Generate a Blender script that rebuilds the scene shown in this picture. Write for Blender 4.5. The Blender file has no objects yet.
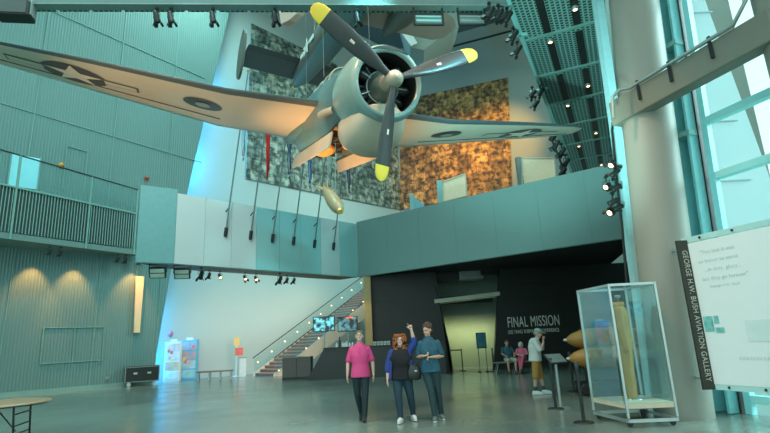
import bpy, bmesh, math, random
from mathutils import Vector, Matrix, Euler
random.seed(7)
S = bpy.context.scene
COL = S.collection
# ------------------------------------------------------------------ camera and surveying helpers
FPX = 510.0; PITCH = math.atan(125/510); ROLL = math.radians(2.8); EYE = 1.5
cp, sp, cr, sr = math.cos(PITCH), math.sin(PITCH), math.cos(ROLL), math.sin(ROLL)
fwd = Vector((0, cp, sp)); r0 = Vector((1, 0, 0)); u0 = Vector((0, -sp, cp))
rgt = cr*r0 - sr*u0; upv = sr*r0 + cr*u0
def ray(x, y): return fwd + (x-385)/FPX*rgt + (216.5-y)/FPX*upv
def onZ(x, y, z=0.0):
    d = ray(x, y); t = (z-EYE)/d.z; return Vector((d.x*t, d.y*t, z))
def onY(x, y, Y):
    d = ray(x, y); t = Y/d.y; return Vector((d.x*t, Y, EYE+d.z*t))
def onP(x, y, A, B):
    d = ray(x, y); nx, ny = -(B[1]-A[1]), (B[0]-A[0]); t = (A[0]*nx+A[1]*ny)/(d.x*nx+d.y*ny)
    return Vector((d.x*t, d.y*t, EYE+d.z*t))
cd = bpy.data.cameras.new('camera'); cam = bpy.data.objects.new('camera', cd); COL.objects.link(cam)
cd.sensor_width = 36; cd.lens = 36*FPX/770; cd.clip_end = 500
M3 = Matrix((rgt, upv, -fwd)).transposed()
cam.matrix_world = Matrix.Translation((0, 0, EYE)) @ M3.to_4x4()
S.camera = cam
S.view_settings.view_transform = 'Standard'; S.view_settings.look = 'None'
S.view_settings.gamma = 1; S.view_settings.exposure = 0.22; S.view_settings.use_curve_mapping = False
# ------------------------------------------------------------------ materials
def nodes(m): return m.node_tree.nodes, m.node_tree.links
def mat(name, col, rough=.6, metal=0., var=.12, scale=6., bump=0., emit=None, es=0., spec=.5):
    m = bpy.data.materials.new(name); m.use_nodes = True; N, L = nodes(m); b = N['Principled BSDF']
    b.inputs['Roughness'].default_value = rough; b.inputs['Metallic'].default_value = metal
    b.inputs['Specular IOR Level'].default_value = spec
    tc = N.new('ShaderNodeTexCoord'); nz = N.new('ShaderNodeTexNoise'); nz.inputs['Scale'].default_value = scale
    nz.inputs['Detail'].default_value = 4; L.new(tc.outputs['Object'], nz.inputs['Vector'])
    mx = N.new('ShaderNodeMix'); mx.data_type = 'RGBA'
    mx.inputs['A'].default_value = (*[c*(1-var) for c in col], 1); mx.inputs['B'].default_value = (*[min(1, c*(1+var)) for c in col], 1)
    L.new(nz.outputs['Fac'], mx.inputs['Factor']); L.new(mx.outputs['Result'], b.inputs['Base Color'])
    if bump:
        bp = N.new('ShaderNodeBump'); bp.inputs['Strength'].default_value = bump; bp.inputs['Distance'].default_value = .02
        L.new(nz.outputs['Fac'], bp.inputs['Height']); L.new(bp.outputs['Normal'], b.inputs['Normal'])
    if emit: b.inputs['Emission Color'].default_value = (*emit, 1); b.inputs['Emission Strength'].default_value = es
    return m
def glass(name, col, alpha=.15, rough=.02):
    m = bpy.data.materials.new(name); m.use_nodes = True; N, L = nodes(m); N.remove(N['Principled BSDF'])
    t = N.new('ShaderNodeBsdfTransparent'); t.inputs['Color'].default_value = (*[.75+.25*c for c in col], 1)
    g = N.new('ShaderNodeBsdfGlossy'); g.inputs['Roughness'].default_value = rough; g.inputs['Color'].default_value = (.9, .95, .95, 1)
    d = N.new('ShaderNodeBsdfDiffuse'); d.inputs['Color'].default_value = (*col, 1)
    m1 = N.new('ShaderNodeMixShader'); m1.inputs[0].default_value = alpha
    L.new(t.outputs[0], m1.inputs[1]); L.new(d.outputs[0], m1.inputs[2])
    fr = N.new('ShaderNodeFresnel'); fr.inputs[0].default_value = 1.35
    m2 = N.new('ShaderNodeMixShader'); mh = N.new('ShaderNodeMath'); mh.operation = 'MULTIPLY'; mh.inputs[1].default_value = .45; L.new(fr.outputs[0], mh.inputs[0]); L.new(mh.outputs[0], m2.inputs[0]); L.new(m1.outputs[0], m2.inputs[1]); L.new(g.outputs[0], m2.inputs[2])
    L.new(m2.outputs[0], N['Material Output'].inputs['Surface']); return m
def ribbed(name, colA, colB, pitch, rough=.5):
    "corrugated sheet: ribs run vertically, repeat along local x"
    m = mat(name, colA, rough, 0, .08, 2.); N, L = nodes(m); b = N['Principled BSDF']
    tc = N.new('ShaderNodeTexCoord'); w = N.new('ShaderNodeTexWave'); w.bands_direction = 'X'; w.inputs['Scale'].default_value = .314/pitch*1.0
    w.inputs['Distortion'].default_value = 0; L.new(tc.outputs['Object'], w.inputs['Vector'])
    nz = N.new('ShaderNodeTexNoise'); nz.inputs['Scale'].default_value = .25; L.new(tc.outputs['Object'], nz.inputs['Vector'])
    mx = N.new('ShaderNodeMix'); mx.data_type = 'RGBA'; mx.inputs['A'].default_value = (*colA, 1); mx.inputs['B'].default_value = (*colB, 1)
    mu = N.new('ShaderNodeMath'); mu.operation = 'MULTIPLY_ADD'; mu.inputs[1].default_value = .6; L.new(w.outputs['Fac'], mu.inputs[0])
    mm = N.new('ShaderNodeMath'); mm.operation = 'MULTIPLY'; mm.inputs[1].default_value = .5; L.new(nz.outputs['Fac'], mm.inputs[0]); L.new(mm.outputs[0], mu.inputs[2])
    L.new(mu.outputs[0], mx.inputs['Factor']); L.new(mx.outputs['Result'], b.inputs['Base Color'])
    bp = N.new('ShaderNodeBump'); bp.inputs['Strength'].default_value = .5; bp.inputs['Distance'].default_value = .03
    L.new(w.outputs['Fac'], bp.inputs['Height']); L.new(bp.outputs['Normal'], b.inputs['Normal']); return m
def mural(name, dark, mid, light, cw, ch):
    "collage of small portraits: brick cells of random tone, each with a dark head-and-shoulders blotch"
    m = mat(name, mid, .7); N, L = nodes(m); b = N['Principled BSDF']
    tc = N.new('ShaderNodeTexCoord'); mp = N.new('ShaderNodeMapping'); mp.inputs['Rotation'].default_value = (math.pi/2, 0, 0)
    L.new(tc.outputs['Object'], mp.inputs['Vector'])
    def bk(w, h, off, lo, hi):
        k = N.new('ShaderNodeTexBrick'); k.inputs['Scale'].default_value = 1; k.inputs['Brick Width'].default_value = w; k.inputs['Row Height'].default_value = h
        k.inputs['Mortar Size'].default_value = .018; k.inputs['Mortar'].default_value = (*[c*.4 for c in dark], 1); k.offset = off; k.squash = 1
        k.inputs['Color1'].default_value = (*lo, 1); k.inputs['Color2'].default_value = (*hi, 1); L.new(mp.outputs[0], k.inputs['Vector']); return k
    k1 = bk(cw, ch, .37, dark, light); k2 = bk(cw*2.3, ch*1.7, .5, mid, light)
    v = N.new('ShaderNodeTexVoronoi'); v.inputs['Scale'].default_value = 1.0/cw; L.new(mp.outputs[0], v.inputs['Vector'])
    nz = N.new('ShaderNodeTexNoise'); nz.inputs['Scale'].default_value = 2.0/cw; nz.inputs['Detail'].default_value = 3; L.new(mp.outputs[0], nz.inputs['Vector'])
    rp = N.new('ShaderNodeValToRGB'); rp.color_ramp.elements[0].position = .40; rp.color_ramp.elements[1].position = .60; L.new(nz.outputs['Fac'], rp.inputs[0])
    m0 = N.new('ShaderNodeMix'); m0.data_type = 'RGBA'; m0.inputs['Factor'].default_value = .3; L.new(k1.outputs[0], m0.inputs['A']); L.new(k2.outputs[0], m0.inputs['B'])
    m1 = N.new('ShaderNodeMix'); m1.data_type = 'RGBA'; m1.blend_type = 'MULTIPLY'; m1.inputs['Factor'].default_value = .85; L.new(m0.outputs['Result'], m1.inputs['A']); L.new(rp.outputs[0], m1.inputs['B'])
    r2 = N.new('ShaderNodeValToRGB'); r2.color_ramp.elements[0].position = .15; r2.color_ramp.elements[0].color = (*light, 1); r2.color_ramp.elements[1].position = .5; r2.color_ramp.elements[1].color = (*dark, 1)
    L.new(v.outputs['Distance'], r2.inputs[0])
    m2 = N.new('ShaderNodeMix'); m2.data_type = 'RGBA'; m2.inputs['Factor'].default_value = .3; L.new(m1.outputs['Result'], m2.inputs['A']); L.new(r2.outputs[0], m2.inputs['B'])
    L.new(m2.outputs['Result'], b.inputs['Base Color']); return m
def screenmat(name, a, bcol, es, sc=7.):
    m = bpy.data.materials.new(name); m.use_nodes = True; N, L = nodes(m); b = N['Principled BSDF']
    b.inputs['Base Color'].default_value = (.01, .01, .01, 1); b.inputs['Roughness'].default_value = .2
    tc = N.new('ShaderNodeTexCoord'); nz = N.new('ShaderNodeTexNoise'); nz.inputs['Scale'].default_value = sc; L.new(tc.outputs['Object'], nz.inputs['Vector'])
    rp = N.new('ShaderNodeValToRGB'); e = rp.color_ramp.elements; e[0].position = .45; e[0].color = (*a, 1); e[1].position = .6; e[1].color = (*bcol, 1)
    L.new(nz.outputs['Fac'], rp.inputs[0]); L.new(rp.outputs[0], b.inputs['Emission Color']); b.inputs['Emission Strength'].default_value = es; return m
# ------------------------------------------------------------------ mesh builder
class MB:
    def __init__(s): s.v = []; s.f = []; s.m = []; s.sm = []
    def add(s, vs, fs, mi=0, smooth=False):
        o = len(s.v); s.v += [tuple(v) for v in vs]
        for f in fs: s.f.append([o+i for i in f]); s.m.append(mi); s.sm.append(smooth)
    def box(s, c, d, rot=None, mi=0):
        R = rot if rot is not None else Matrix.Identity(3); c = Vector(c)
        vs = [c + R @ Vector((sx*d[0]/2, sy*d[1]/2, sz*d[2]/2)) for sx in (-1, 1) for sy in (-1, 1) for sz in (-1, 1)]
        s.add(vs, [(0, 1, 3, 2), (4, 6, 7, 5), (0, 4, 5, 1), (2, 3, 7, 6), (0, 2, 6, 4), (1, 5, 7, 3)], mi)
    def bar(s, a, b, w, h, mi=0, up=(0, 0, 1)):
        a, b = Vector(a), Vector(b); d = (b-a); l = d.length; d.normalize(); u = Vector(up)
        if abs(d.dot(u)) > .98: u = Vector((1, 0, 0))
        x = d.cross(u).normalized(); z = x.cross(d)
        s.box((a+b)/2, (w, l, h), Matrix((x, d, z)).transposed(), mi)
    def rings(s, rs, mi=0, smooth=True, cap=True, closed=True):
        n = len(rs[0]); o = []; vs = [v for r in rs for v in r]; fs = []
        for i in range(len(rs)-1):
            for j in range(n if closed else n-1):
                k = (j+1) % n; fs.append((i*n+j, i*n+k, (i+1)*n+k, (i+1)*n+j))
        s.add(vs, fs, mi, smooth)
        if cap and closed: s.add(rs[0], [tuple(range(n))[::-1]], mi); s.add(rs[-1], [tuple(range(n))], mi)
    def tube(s, pts, rad, n=8, mi=0, ball=False, smooth=True):
        pts = [Vector(p) for p in pts]; rs = []; k = len(pts)
        rr = rad if isinstance(rad, (list, tuple)) else [rad]*k
        d0 = (pts[1]-pts[0]).normalized(); u = d0.orthogonal().normalized()
        seq = []
        for i in range(k):
            d = ((pts[min(i+1, k-1)]-pts[max(i-1, 0)])).normalized(); u = (u - d*u.dot(d)).normalized(); w = d.cross(u)
            if ball and i == 0:
                for t in (80, 55, 28): seq.append((pts[0]-d*rr[0]*math.sin(math.radians(t)), rr[0]*math.cos(math.radians(t)), u, w))
            seq.append((pts[i], rr[i], u.copy(), w.copy()))
            if ball and i == k-1:
                for t in (28, 55, 80): seq.append((pts[i]+d*rr[i]*math.sin(math.radians(t)), rr[i]*math.cos(math.radians(t)), u, w))
        for c, r, uu, ww in seq: rs.append([c+uu*r*math.cos(2*math.pi*j/n)+ww*r*math.sin(2*math.pi*j/n) for j in range(n)])
        s.rings(rs, mi, smooth)
    def ell(s, c, r, n=12, m=8, R=None, mi=0):
        R = R if R is not None else Matrix.Identity(3); c = Vector(c); rs = []
        for i in range(m+1):
            t = math.pi*(i+.02)/(m+.04) ; z = -math.cos(t); q = math.sin(t)
            rs.append([c+R @ Vector((r[0]*q*math.cos(2*math.pi*j/n), r[1]*q*math.sin(2*math.pi*j/n), r[2]*z)) for j in range(n)])
        s.rings(rs, mi)
    def lathe(s, prof, c, axis=(0, 0, 1), n=24, mi=0, smooth=True, cap=True):
        a = Vector(axis).normalized(); u = a.orthogonal().normalized(); w = a.cross(u); c = Vector(c)
        s.rings([[c+a*h+u*r*math.cos(2*math.pi*j/n)+w*r*math.sin(2*math.pi*j/n) for j in range(n)] for r, h in prof], mi, smooth, cap)
    def prism(s, poly, depth, mi=0):
        "poly: 3-D points in order; depth: vector"
        n = len(poly); p = [Vector(q) for q in poly]; d = Vector(depth)
        s.add(p+[q+d for q in p], [tuple(range(n))[::-1], tuple(range(n, 2*n))]+[(i, (i+1) % n, n+(i+1) % n, n+i) for i in range(n)], mi)
    def build(s, name, mats, parent=None, loc=None, bevel=0., fix=True):
        me = bpy.data.meshes.new(name); me.from_pydata(s.v, [], s.f)
        for m in (mats if isinstance(mats, (list, tuple)) else [mats]): me.materials.append(m)
        me.polygons.foreach_set('material_index', s.m); me.polygons.foreach_set('use_smooth', s.sm); me.update()
        if fix:
            b = bmesh.new(); b.from_mesh(me); bmesh.ops.recalc_face_normals(b, faces=b.faces); b.to_mesh(me); b.free()
        o = bpy.data.objects.new(name, me); COL.objects.link(o)
        if parent: o.parent = parent
        if loc is not None: o.location = loc
        if bevel:
            md = o.modifiers.new('b', 'BEVEL'); md.width = bevel; md.segments = 2; md.limit_method = 'ANGLE'
        return o
def tag(o, label=None, cat=None, group=None, kind=None):
    if label: o['label'] = label
    if cat: o['category'] = cat
    if group: o['group'] = group
    if kind: o['kind'] = kind
    return o
def empty(name, loc, rz=0., label=None, cat=None, group=None):
    o = bpy.data.objects.new(name, None); COL.objects.link(o); o.location = loc; o.rotation_euler = (0, 0, rz)
    o.empty_display_size = .1
    return tag(o, label, cat, group)
def struct(o, label=None, cat=None): return tag(o, label, cat, kind='structure')
def text_mesh(txt, size, m, name, parent=None, depth=.004, align='LEFT', sx=1.0):
    cu = bpy.data.curves.new('t', 'FONT'); cu.body = txt; cu.size = size; cu.extrude = depth; cu.align_x = align; cu.space_character = 1.06
    to = bpy.data.objects.new('t', cu); COL.objects.link(to); dg = bpy.context.evaluated_depsgraph_get(); dg.update()
    me = bpy.data.meshes.new_from_object(to.evaluated_get(dg)); bpy.data.objects.remove(to); bpy.data.curves.remove(cu)
    me.materials.clear(); me.materials.append(m); me.transform(Matrix.Diagonal((sx, 1, 1, 1)))
    o = bpy.data.objects.new(name, me); COL.objects.link(o)
    if parent: o.parent = parent
    return o
def bake(o):
    "apply modifiers without bpy.ops"
    dg = bpy.context.evaluated_depsgraph_get(); dg.update(); me = bpy.data.meshes.new_from_object(o.evaluated_get(dg))
    o.modifiers.clear(); o.data = me
def lamp(kind, name, loc, energy, col, aim=None, size=.3, angle=60, blend=.5, parent=None):
    l = bpy.data.lights.new(name, kind); l.energy = energy; l.color = col
    if kind == 'SPOT': l.spot_size = math.radians(angle); l.spot_blend = blend; l.shadow_soft_size = size
    elif kind == 'AREA': l.shape = 'RECTANGLE'; l.size = size if not isinstance(size, tuple) else size[0]; l.size_y = size if not isinstance(size, tuple) else size[1]
    else: l.shadow_soft_size = size
    o = bpy.data.objects.new(name, l); COL.objects.link(o); o.location = loc
    if aim is not None: o.rotation_euler = (Vector(aim)-Vector(loc)).to_track_quat('-Z', 'Y').to_euler()
    return o
PI = math.pi
V = Vector
# palette
TEAL = (.23, .42, .38)
m_floor = mat('polished_concrete', (.185, .225, .195), .17, 0, .25, .7, spec=.55)
m_wallL = ribbed('corrugated_metal', (.105, .22, .212), (.15, .275, .258), .125)
m_seam = mat('seam_trim', (.20, .38, .34), .5)
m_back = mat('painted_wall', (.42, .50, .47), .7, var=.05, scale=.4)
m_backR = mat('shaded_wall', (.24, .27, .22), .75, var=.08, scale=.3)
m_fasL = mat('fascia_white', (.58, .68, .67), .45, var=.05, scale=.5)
m_fasC = mat('fascia_cyan_lit', (.30, .58, .58), .45, var=.05, scale=.5)  # white fascia with the cyan lamp tint put into its colour
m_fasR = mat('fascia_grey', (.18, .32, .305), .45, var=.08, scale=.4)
m_black = mat('black_panel', (.016, .021, .019), .45, var=.3, scale=1.2)
m_ceil = mat('dark_ceiling', (.10, .13, .115), .8)
m_col = mat('column_plaster', (.29, .28, .235), .5, var=.04, scale=1.)
m_steel = mat('painted_steel', (.30, .62, .60), .4, var=.05)
m_steelB = mat('beam_steel', (.19, .19, .15), .5, var=.06)
m_dark = mat('dark_metal', (.025, .03, .028), .45, .3)
m_grey = mat('grey_metal', (.28, .33, .31), .4, .4)
m_alu = mat('brushed_aluminium', (.5, .56, .54), .3, .7)
m_lampon = mat('lit_lens', (1, .8, .5), .3, emit=(1, .66, .30), es=4)
m_lampoff = mat('unlit_lens', (.25, .32, .3), .15)
m_wood = mat('tan_wood', (.55, .35, .17), .45, var=.2, scale=9)
m_white = mat('white_paint', (.74, .78, .76), .5, var=.03)
m_glass = glass('clear_glass', (.55, .8, .8), .06)
m_caseg = glass('case_glass', (.6, .9, .92), .025)
m_winglass = glass('window_glass', (.8, .95, .95), .03)
# ================================================================== SETTING
U = V((.695, .719, 0)); W = V((.719, -.695, 0))
def local_wall(name, A, B, pts, thick, mats, back=1, label=None, holes=None):
    "wall in its own frame: local x along A->B, z up; pts are (s, z)"
    A, B = V((A[0], A[1], 0)), V((B[0], B[1], 0)); ang = math.atan2(B.y-A.y, B.x-A.x)
    b = MB(); b.prism([(s, 0, z) for s, z in pts], (0, thick*back, 0))
    o = b.build(name, mats); o.location = A; o.rotation_euler = (0, 0, ang); return o
def s_on(x, y, A, B):
    p = onP(x, y, A, B); d = V((B[0]-A[0], B[1]-A[1], 0)).normalized(); return ((p.x-A[0])*d.x+(p.y-A[1])*d.y, p.z)
# floor
b = MB(); b.box((2, 20, -.1), (70, 70, .2)); fl = struct(b.build('floor', m_floor))
N, L = nodes(m_floor); bs = N['Principled BSDF']
tc = N.new('ShaderNodeTexCoord'); n1 = N.new('ShaderNodeTexNoise'); n1.inputs['Scale'].default_value = .9; n1.inputs['Detail'].default_value = 8
L.new(tc.outputs['Object'], n1.inputs['Vector']); mr = N.new('ShaderNodeMapRange'); mr.inputs['To Min'].default_value = .12; mr.inputs['To Max'].default_value = .3
L.new(n1.outputs['Fac'], mr.inputs['Value']); L.new(mr.outputs[0], bs.inputs['Roughness'])
# ceiling
b = MB(); b.box((-3, 26, 27.6), (44, 34, .3)); struct(b.build('ceiling', m_ceil))
# left corrugated wall with its slanted free edge
WA, WB = (-16.3, 22.12), (-12.86, 25.56)
se = [s_on(151, 382, WA, WB), s_on(172, 265, WA, WB), s_on(188, 190, WA, WB), s_on(232, 0, WA, WB)]
pts = [(-26, 0), (se[0][0], 0), (se[1][0], se[1][1]), (se[2][0], se[2][1]), (se[3][0], se[3][1]), (se[3][0]+.6, 27.4), (-26, 27.4)]
wl = struct(local_wall('wall_left', WA, WB, pts, .5, [m_wallL]))
ang = math.atan2(WB[1]-WA[1], WB[0]-WA[0])
def on_wl(b, s0, z0, s1, z1, w=.05):
    b.bar((s0, -.02, z0), (s1, -.02, z1), .03, w, up=(0, 1, 0))
b = MB()
for x in (-8, -4.2, -.2, 3.3, 6.2): on_wl(b, x, 0, x+.35, 27)
for z0, z1 in ((8.5, 7.7), (13.6, 12.1), (19.5, 17.5)): on_wl(b, -10, z0, 8.2, z1)
o = struct(b.build('trim_1', m_seam)); o.location = (*WA, 0); o.rotation_euler = (0, 0, ang)
b = MB(); b.box((se[0][0]/2-12.5, -.05, .10), (se[0][0]+25, .06, .20)); o = struct(b.build('baseboard_left', m_seam)); o.location = (*WA, 0); o.rotation_euler = (0, 0, ang)
def wall_thing(name, mats, mb, label, cat):
    o = mb.build(name, mats); o.location = (*WA, 0); o.rotation_euler = (0, 0, ang); return tag(o, label, cat)
a0, a1, a2, a3 = s_on(44, 328, WA, WB), s_on(104, 327, WA, WB), s_on(102, 360, WA, WB), s_on(40, 364, WA, WB)
b = MB()
for p, q in ((a0, a1), (a1, a2), (a2, a3), (a3, a0), (((a0[0]+a1[0])/2, a0[1]), ((a2[0]+a3[0])/2, a2[1]))): on_wl(b, p[0], p[1], q[0], q[1], .06)
wall_thing('access_hatch', m_seam, b, 'outlined double hatch low on the corrugated wall', 'hatch')
a0, a1 = s_on(67, 146, WA, WB), s_on(88, 150, WA, WB); zb = s_on(66, 190, WA, WB)[1]
b = MB(); on_wl(b, a0[0], zb, a0[0], a0[1], .07); on_wl(b, a0[0], a0[1], a1[0], a0[1]-.1, .07); on_wl(b, a1[0], a1[1], a1[0], zb, .07)
wall_thing('access_door', m_seam, b, 'outlined flush door in corrugated wall above the mesh railing', 'door')
# wooden plank-like sconce
a0, a1 = s_on(137, 277, WA, WB), s_on(132, 333, WA, WB)
b = MB(); b.prism([(a0[0]-.12, -.12, a0[1]), (a0[0]+.28, -.12, a0[1]+.02), (a1[0]+.3, -.12, a1[1]), (a1[0]+.02, -.12, a1[1])], (0, -.1, 0))
t = empty('wall_baffle', (*WA, 0), ang, 'tall narrow tan wooden plank mounted upright on the corrugated wall', 'plank')
b.build('board', mat('honey_wood', (.85, .62, .36), .5), t, bevel=.01)
b = MB(); b.box((a0[0], -.06, a0[1]-.4), (.06, .12, .06)); b.box((a1[0]+.1, -.06, a1[1]+.4), (.06, .12, .06)); b.build('bracket', m_dark, t)
# back-left wall
BA, BB = (-8.98, 31.3), (-2.03, 38.5)
cnr = onP(400, 210, BA, BB); CD = (cnr.x+.927, cnr.y-.375)
b0 = s_on(400, 210, BA, BB)[0]
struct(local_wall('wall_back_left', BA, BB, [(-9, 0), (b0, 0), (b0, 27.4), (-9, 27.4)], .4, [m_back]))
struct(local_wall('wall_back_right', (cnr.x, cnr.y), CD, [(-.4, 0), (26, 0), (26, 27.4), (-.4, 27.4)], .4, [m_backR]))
bl = MB(); bl.box((3, -.05, .08), (24, .06, .16)); o = struct(bl.build('baseboard_back', m_back)); o.location = (*BA, 0); o.rotation_euler = (0, 0, math.atan2(7.2, 6.95))
# murals (flat printed collages mounted on the walls)
mmL = mural('portrait_collage_cool', (.03, .055, .05), (.17, .27, .24), (.52, .60, .48), .62, .8)
mmR = mural('portrait_collage_orange', (.022, .014, .006), (.30, .15, .045), (.70, .37, .10), .62, .8)  # orange tones set in the collage colours
def mural_obj(A, B, pl, m, label):
    pts = [s_on(x, y, A, B) for x, y in pl]; b = MB(); b.prism([(s, -.02, z) for s, z in pts], (0, -.08, 0)); o = b.build('photo_mural', m)
    o.location = (A[0], A[1], 0); o.rotation_euler = (0, 0, math.atan2(B[1]-A[1], B[0]-A[0])); return tag(o, label, 'mural', 'photo collage murals on the back walls')
mural_obj(BA, BB, [(245.5, 179), (399.6, 210), (399.6, 96), (251, 24)], mmL, 'cool-toned wall-high collage of portrait photographs behind the flagpoles')
p_tl = 101; mural_obj((cnr.x, cnr.y), CD, [(400.5, 210), (512.5, 190), (508, 78), (400.5, 101)], mmR, 'orange collage of portrait photographs behind the right wing')
b = MB()
s1 = s_on(508, 35, (cnr.x, cnr.y), CD); b.box((12, -.06, 26.2), (24, .1, .12)); o = struct(b.build('trim_2', m_dark)); o.location = (cnr.x, cnr.y, 0); o.rotation_euler = (0, 0, math.atan2(-.375, .927))
# balcony fascia
FA, FB = V((-7.7, 18.21, 0)), V((-1.45, 24.68, 0)); FR = V((8.9, 17.0, 0)); FL = V((-8.67, 17.53, 0))
def fascia(A, B, z0, z1, th, segs, mts, name, gap=.015):
    d = (B-A); l = d.length; t = empty(name, A, math.atan2(d.y, d.x)); t['kind'] = 'structure'
    for i in range(segs):
        b = MB(); w = l/segs; b.box(((i+.5)*w, th/2, (z0+z1)/2), (w-gap, th, z1-z0)); b.build('panel', mts[i % len(mts)], t)
    b = MB(); b.box((l/2, th/2+.03, z1-.02), (l, th, .06)); b.box((l/2, th/2+.03, z0+.02), (l, th, .07)); b.build('edge_trim', m_seam, t); return t
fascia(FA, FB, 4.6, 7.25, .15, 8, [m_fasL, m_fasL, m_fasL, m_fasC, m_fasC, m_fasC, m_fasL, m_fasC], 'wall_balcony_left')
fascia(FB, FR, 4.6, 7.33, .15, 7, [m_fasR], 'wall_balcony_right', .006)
fascia(V((-8.75, 17.5, 0)), FA, 4.6, 7.4, .15, 1, [mat('fascia_end_teal', (.15, .36, .36), .45)], 'wall_balcony_end')
b = MB(); b.prism([FA+V((0, .15, 4.62)), FB+V((0, .2, 4.62)), FB+V((-1.0, 1.0, 4.62)), FA+V((-1.0, 1.0, 4.62)), FL+V((-.1, .3, 4.62))], (0, 0, .2)); struct(b.build('ceiling_walkway', m_dark))
# upper floor on the right, dark soffit below it
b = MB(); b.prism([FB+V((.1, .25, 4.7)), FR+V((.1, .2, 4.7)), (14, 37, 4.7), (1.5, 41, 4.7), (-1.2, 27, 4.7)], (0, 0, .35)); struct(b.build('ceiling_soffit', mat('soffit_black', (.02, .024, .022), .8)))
# black entrance walls
YB = 24.8
def fr(x, y, Y=YB): p = onY(x, y, Y); return (p.x, 0, p.z)
b = MB(); b.prism([(-1.0, YB, 0), (onY(450, 372, YB).x, YB, 0), (onY(435, 269, YB).x, YB, 4.68), (-1.0, YB, 4.68)], (0, .3, 0))
for z in (1.1, 2.3, 3.4): b.box((.9, YB-.012, z), (3.4, .02, .03), mi=1)
struct(b.build('wall_entrance_left', [m_black, mat('black_groove', (.012, .014, .013), .4)]))
b = MB(); b.prism([(onY(494, 371.6, YB).x, YB, 0), (15, YB, 0), (15, YB, 4.68), (onY(499, 262, YB).x, YB, 4.68)], (0, .3, 0))
for z in (1.0, 1.75, 3.1, 3.9): b.box((10, YB-.012, z), (9.3, .02, .03), mi=1)
struct(b.build('wall_entrance_right', [m_black, mat('black_groove', (.012, .014, .013), .4)]))
# alcove behind the opening
m_alc = mat('alcove_wall', (.24, .34, .28), .55, var=.15, scale=.6)
b = MB(); b.box((4.0, 28.0, 2.35), (6, .2, 4.7)); struct(b.build('wall_alcove', m_alc))
b = MB(); b.prism([onY(435, 285, 24.75), onY(449, 345, 24.75), onY(453, 372, 24.75), V((1.9, 28, 0)), V((1.9, 28, 4.6))], (.04, .1, 0)); struct(b.build('wall_alcove_left', m_black))
t = empty('entrance_canopy', (onY(466, 300, 25.0).x, 25.2, onY(466, 300, 25.0).z), 0, 'pale lit shelf-like canopy spanning the dark doorway', 'canopy')
b = MB(); b.prism([(-1.55, -.5, -.1), (1.6, -.5, .12), (1.6, .8, .12), (-1.55, .8, -.1)], (0, 0, .18)); b.build('canopy_slab', mat('canopy_panel', (.55, .6, .48), .4), t)
b = MB(); b.box((0, .84, .1), (3.0, .06, .4)); b.build('back_rail', m_dark, t)
for i, (x, y, w, h) in enumerate(((446, 276, 1.2, .5), (470, 272, 1.2, .8), (490, 270, 1.2, .6))):
    p = onY(x, y, 25.6); b = MB(); b.box((0, 0, 0), (w, .7, h)); b.box((0, -.36, 0), (w*.8, .04, h*.6))
    o = b.build('air_duct', m_grey if i == 1 else m_dark, loc=p, bevel=.02)
    tag(o, ['small dark duct box at left of doorway top', 'pale grey duct box over middle of doorway', 'dark duct box at right of doorway top'][i], 'duct', 'ducts above the doorway')
# lettering on the black wall
m_let = mat('pale_lettering', (.78, .82, .72), .6, emit=(.7, .75, .6), es=.0)
ti = empty('wall_lettering', (0, YB-.02, 0), 0, 'pale FINAL MISSION title lettering on the black wall', 'lettering')
p = onY(507.5, 327.5, YB); q = onY(559, 325, YB)
o = text_mesh('FINAL MISSION', .72, m_let, 'title', ti, .01, sx=1.); w = o.dimensions.x
def fit(o, p, q, hgt):
    bb = [V(c) for c in o.bound_box]; wx = max(c.x for c in bb)-min(c.x for c in bb); hy = max(c.y for c in bb)-min(c.y for c in bb)
    o.scale = ((q.x-p.x)/wx, hgt/hy, 1); o.rotation_euler = (PI/2, 0, 0); o.location = (p.x, -.012, p.z)
fit(o, p, q, onY(507.5, 317, YB).z-p.z)
o = text_mesh('USS TANG SUBMARINE EXPERIENCE', .2, m_let, 'subtitle', ti, .01); p = onY(508, 334, YB); q = onY(559, 332, YB); fit(o, p, q, .17)
# pillar by stairs
b = MB(); b.box((-1.02, 24.6, 2.3), (.34, .34, 4.6)); struct(b.build('wall_pillar', mat('ochre_pillar', (.50, .37, .17), .6)))
# yellowish wall to right of stairs
# mezzanine with mesh railing on the left
MA, MBp = V((-15.57, 20.03, 0)), V((-12.46, 25.14, 0)); md = (MBp-MA).normalized(); ML = (MBp-MA).length; mang = math.atan2(md.y, md.x)
t = empty('ceiling_mezzanine', MA, mang); t['kind'] = 'structure'
b = MB(); b.prism([(-12, 0, 0), (ML+.3, 0, 0), (ML+.3, .25, 0), (-12, 8, 0)], (0, 0, .25)); o = b.build('slab', mat('mezzanine_slab', (.16, .26, .24), .7), t); o.location.z = 6.3
t = empty('mesh_railing', MA+V((0, 0, 6.55)), mang, 'long metal mesh railing with glass above along the left mezzanine', 'railing')
zt = 3.0
def mz(x, y): p = onP(x, y, MA, MBp); return ((p-MA).dot(md), p.z-6.55)
z_r0, z_r1 = mz(0, 184)[1], mz(138, 214)[1]; x0 = mz(0, 184)[0]; x1 = mz(136, 214)[0]
def zr(x): return z_r0+(z_r1-z_r0)*(x-x0)/(x1-x0)
z_h0, z_h1 = mz(0, 150)[1], mz(138, 190)[1]
def zh(x): return z_h0+(z_h1-z_h0)*(x-x0)/(x1-x0)
bb = MB(); bb.prism([(-6, .05, .05), (x1, .05, .05), (x1, .05, zr(x1)), (-6, .05, zr(-6))], (0, .02, 0))
bb.build('backing_sheet', mat('mesh_backing', (.05, .07, .062), .6), t)
m_mesh = mat('mesh_wire', (.22, .40, .37), .4)
b = MB()
x = -6
while x < x1: b.bar((x, 0, .05), (x, 0, zr(x)), .035, .03); x += .125
b.build('mesh_bars', m_mesh, t)
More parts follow.
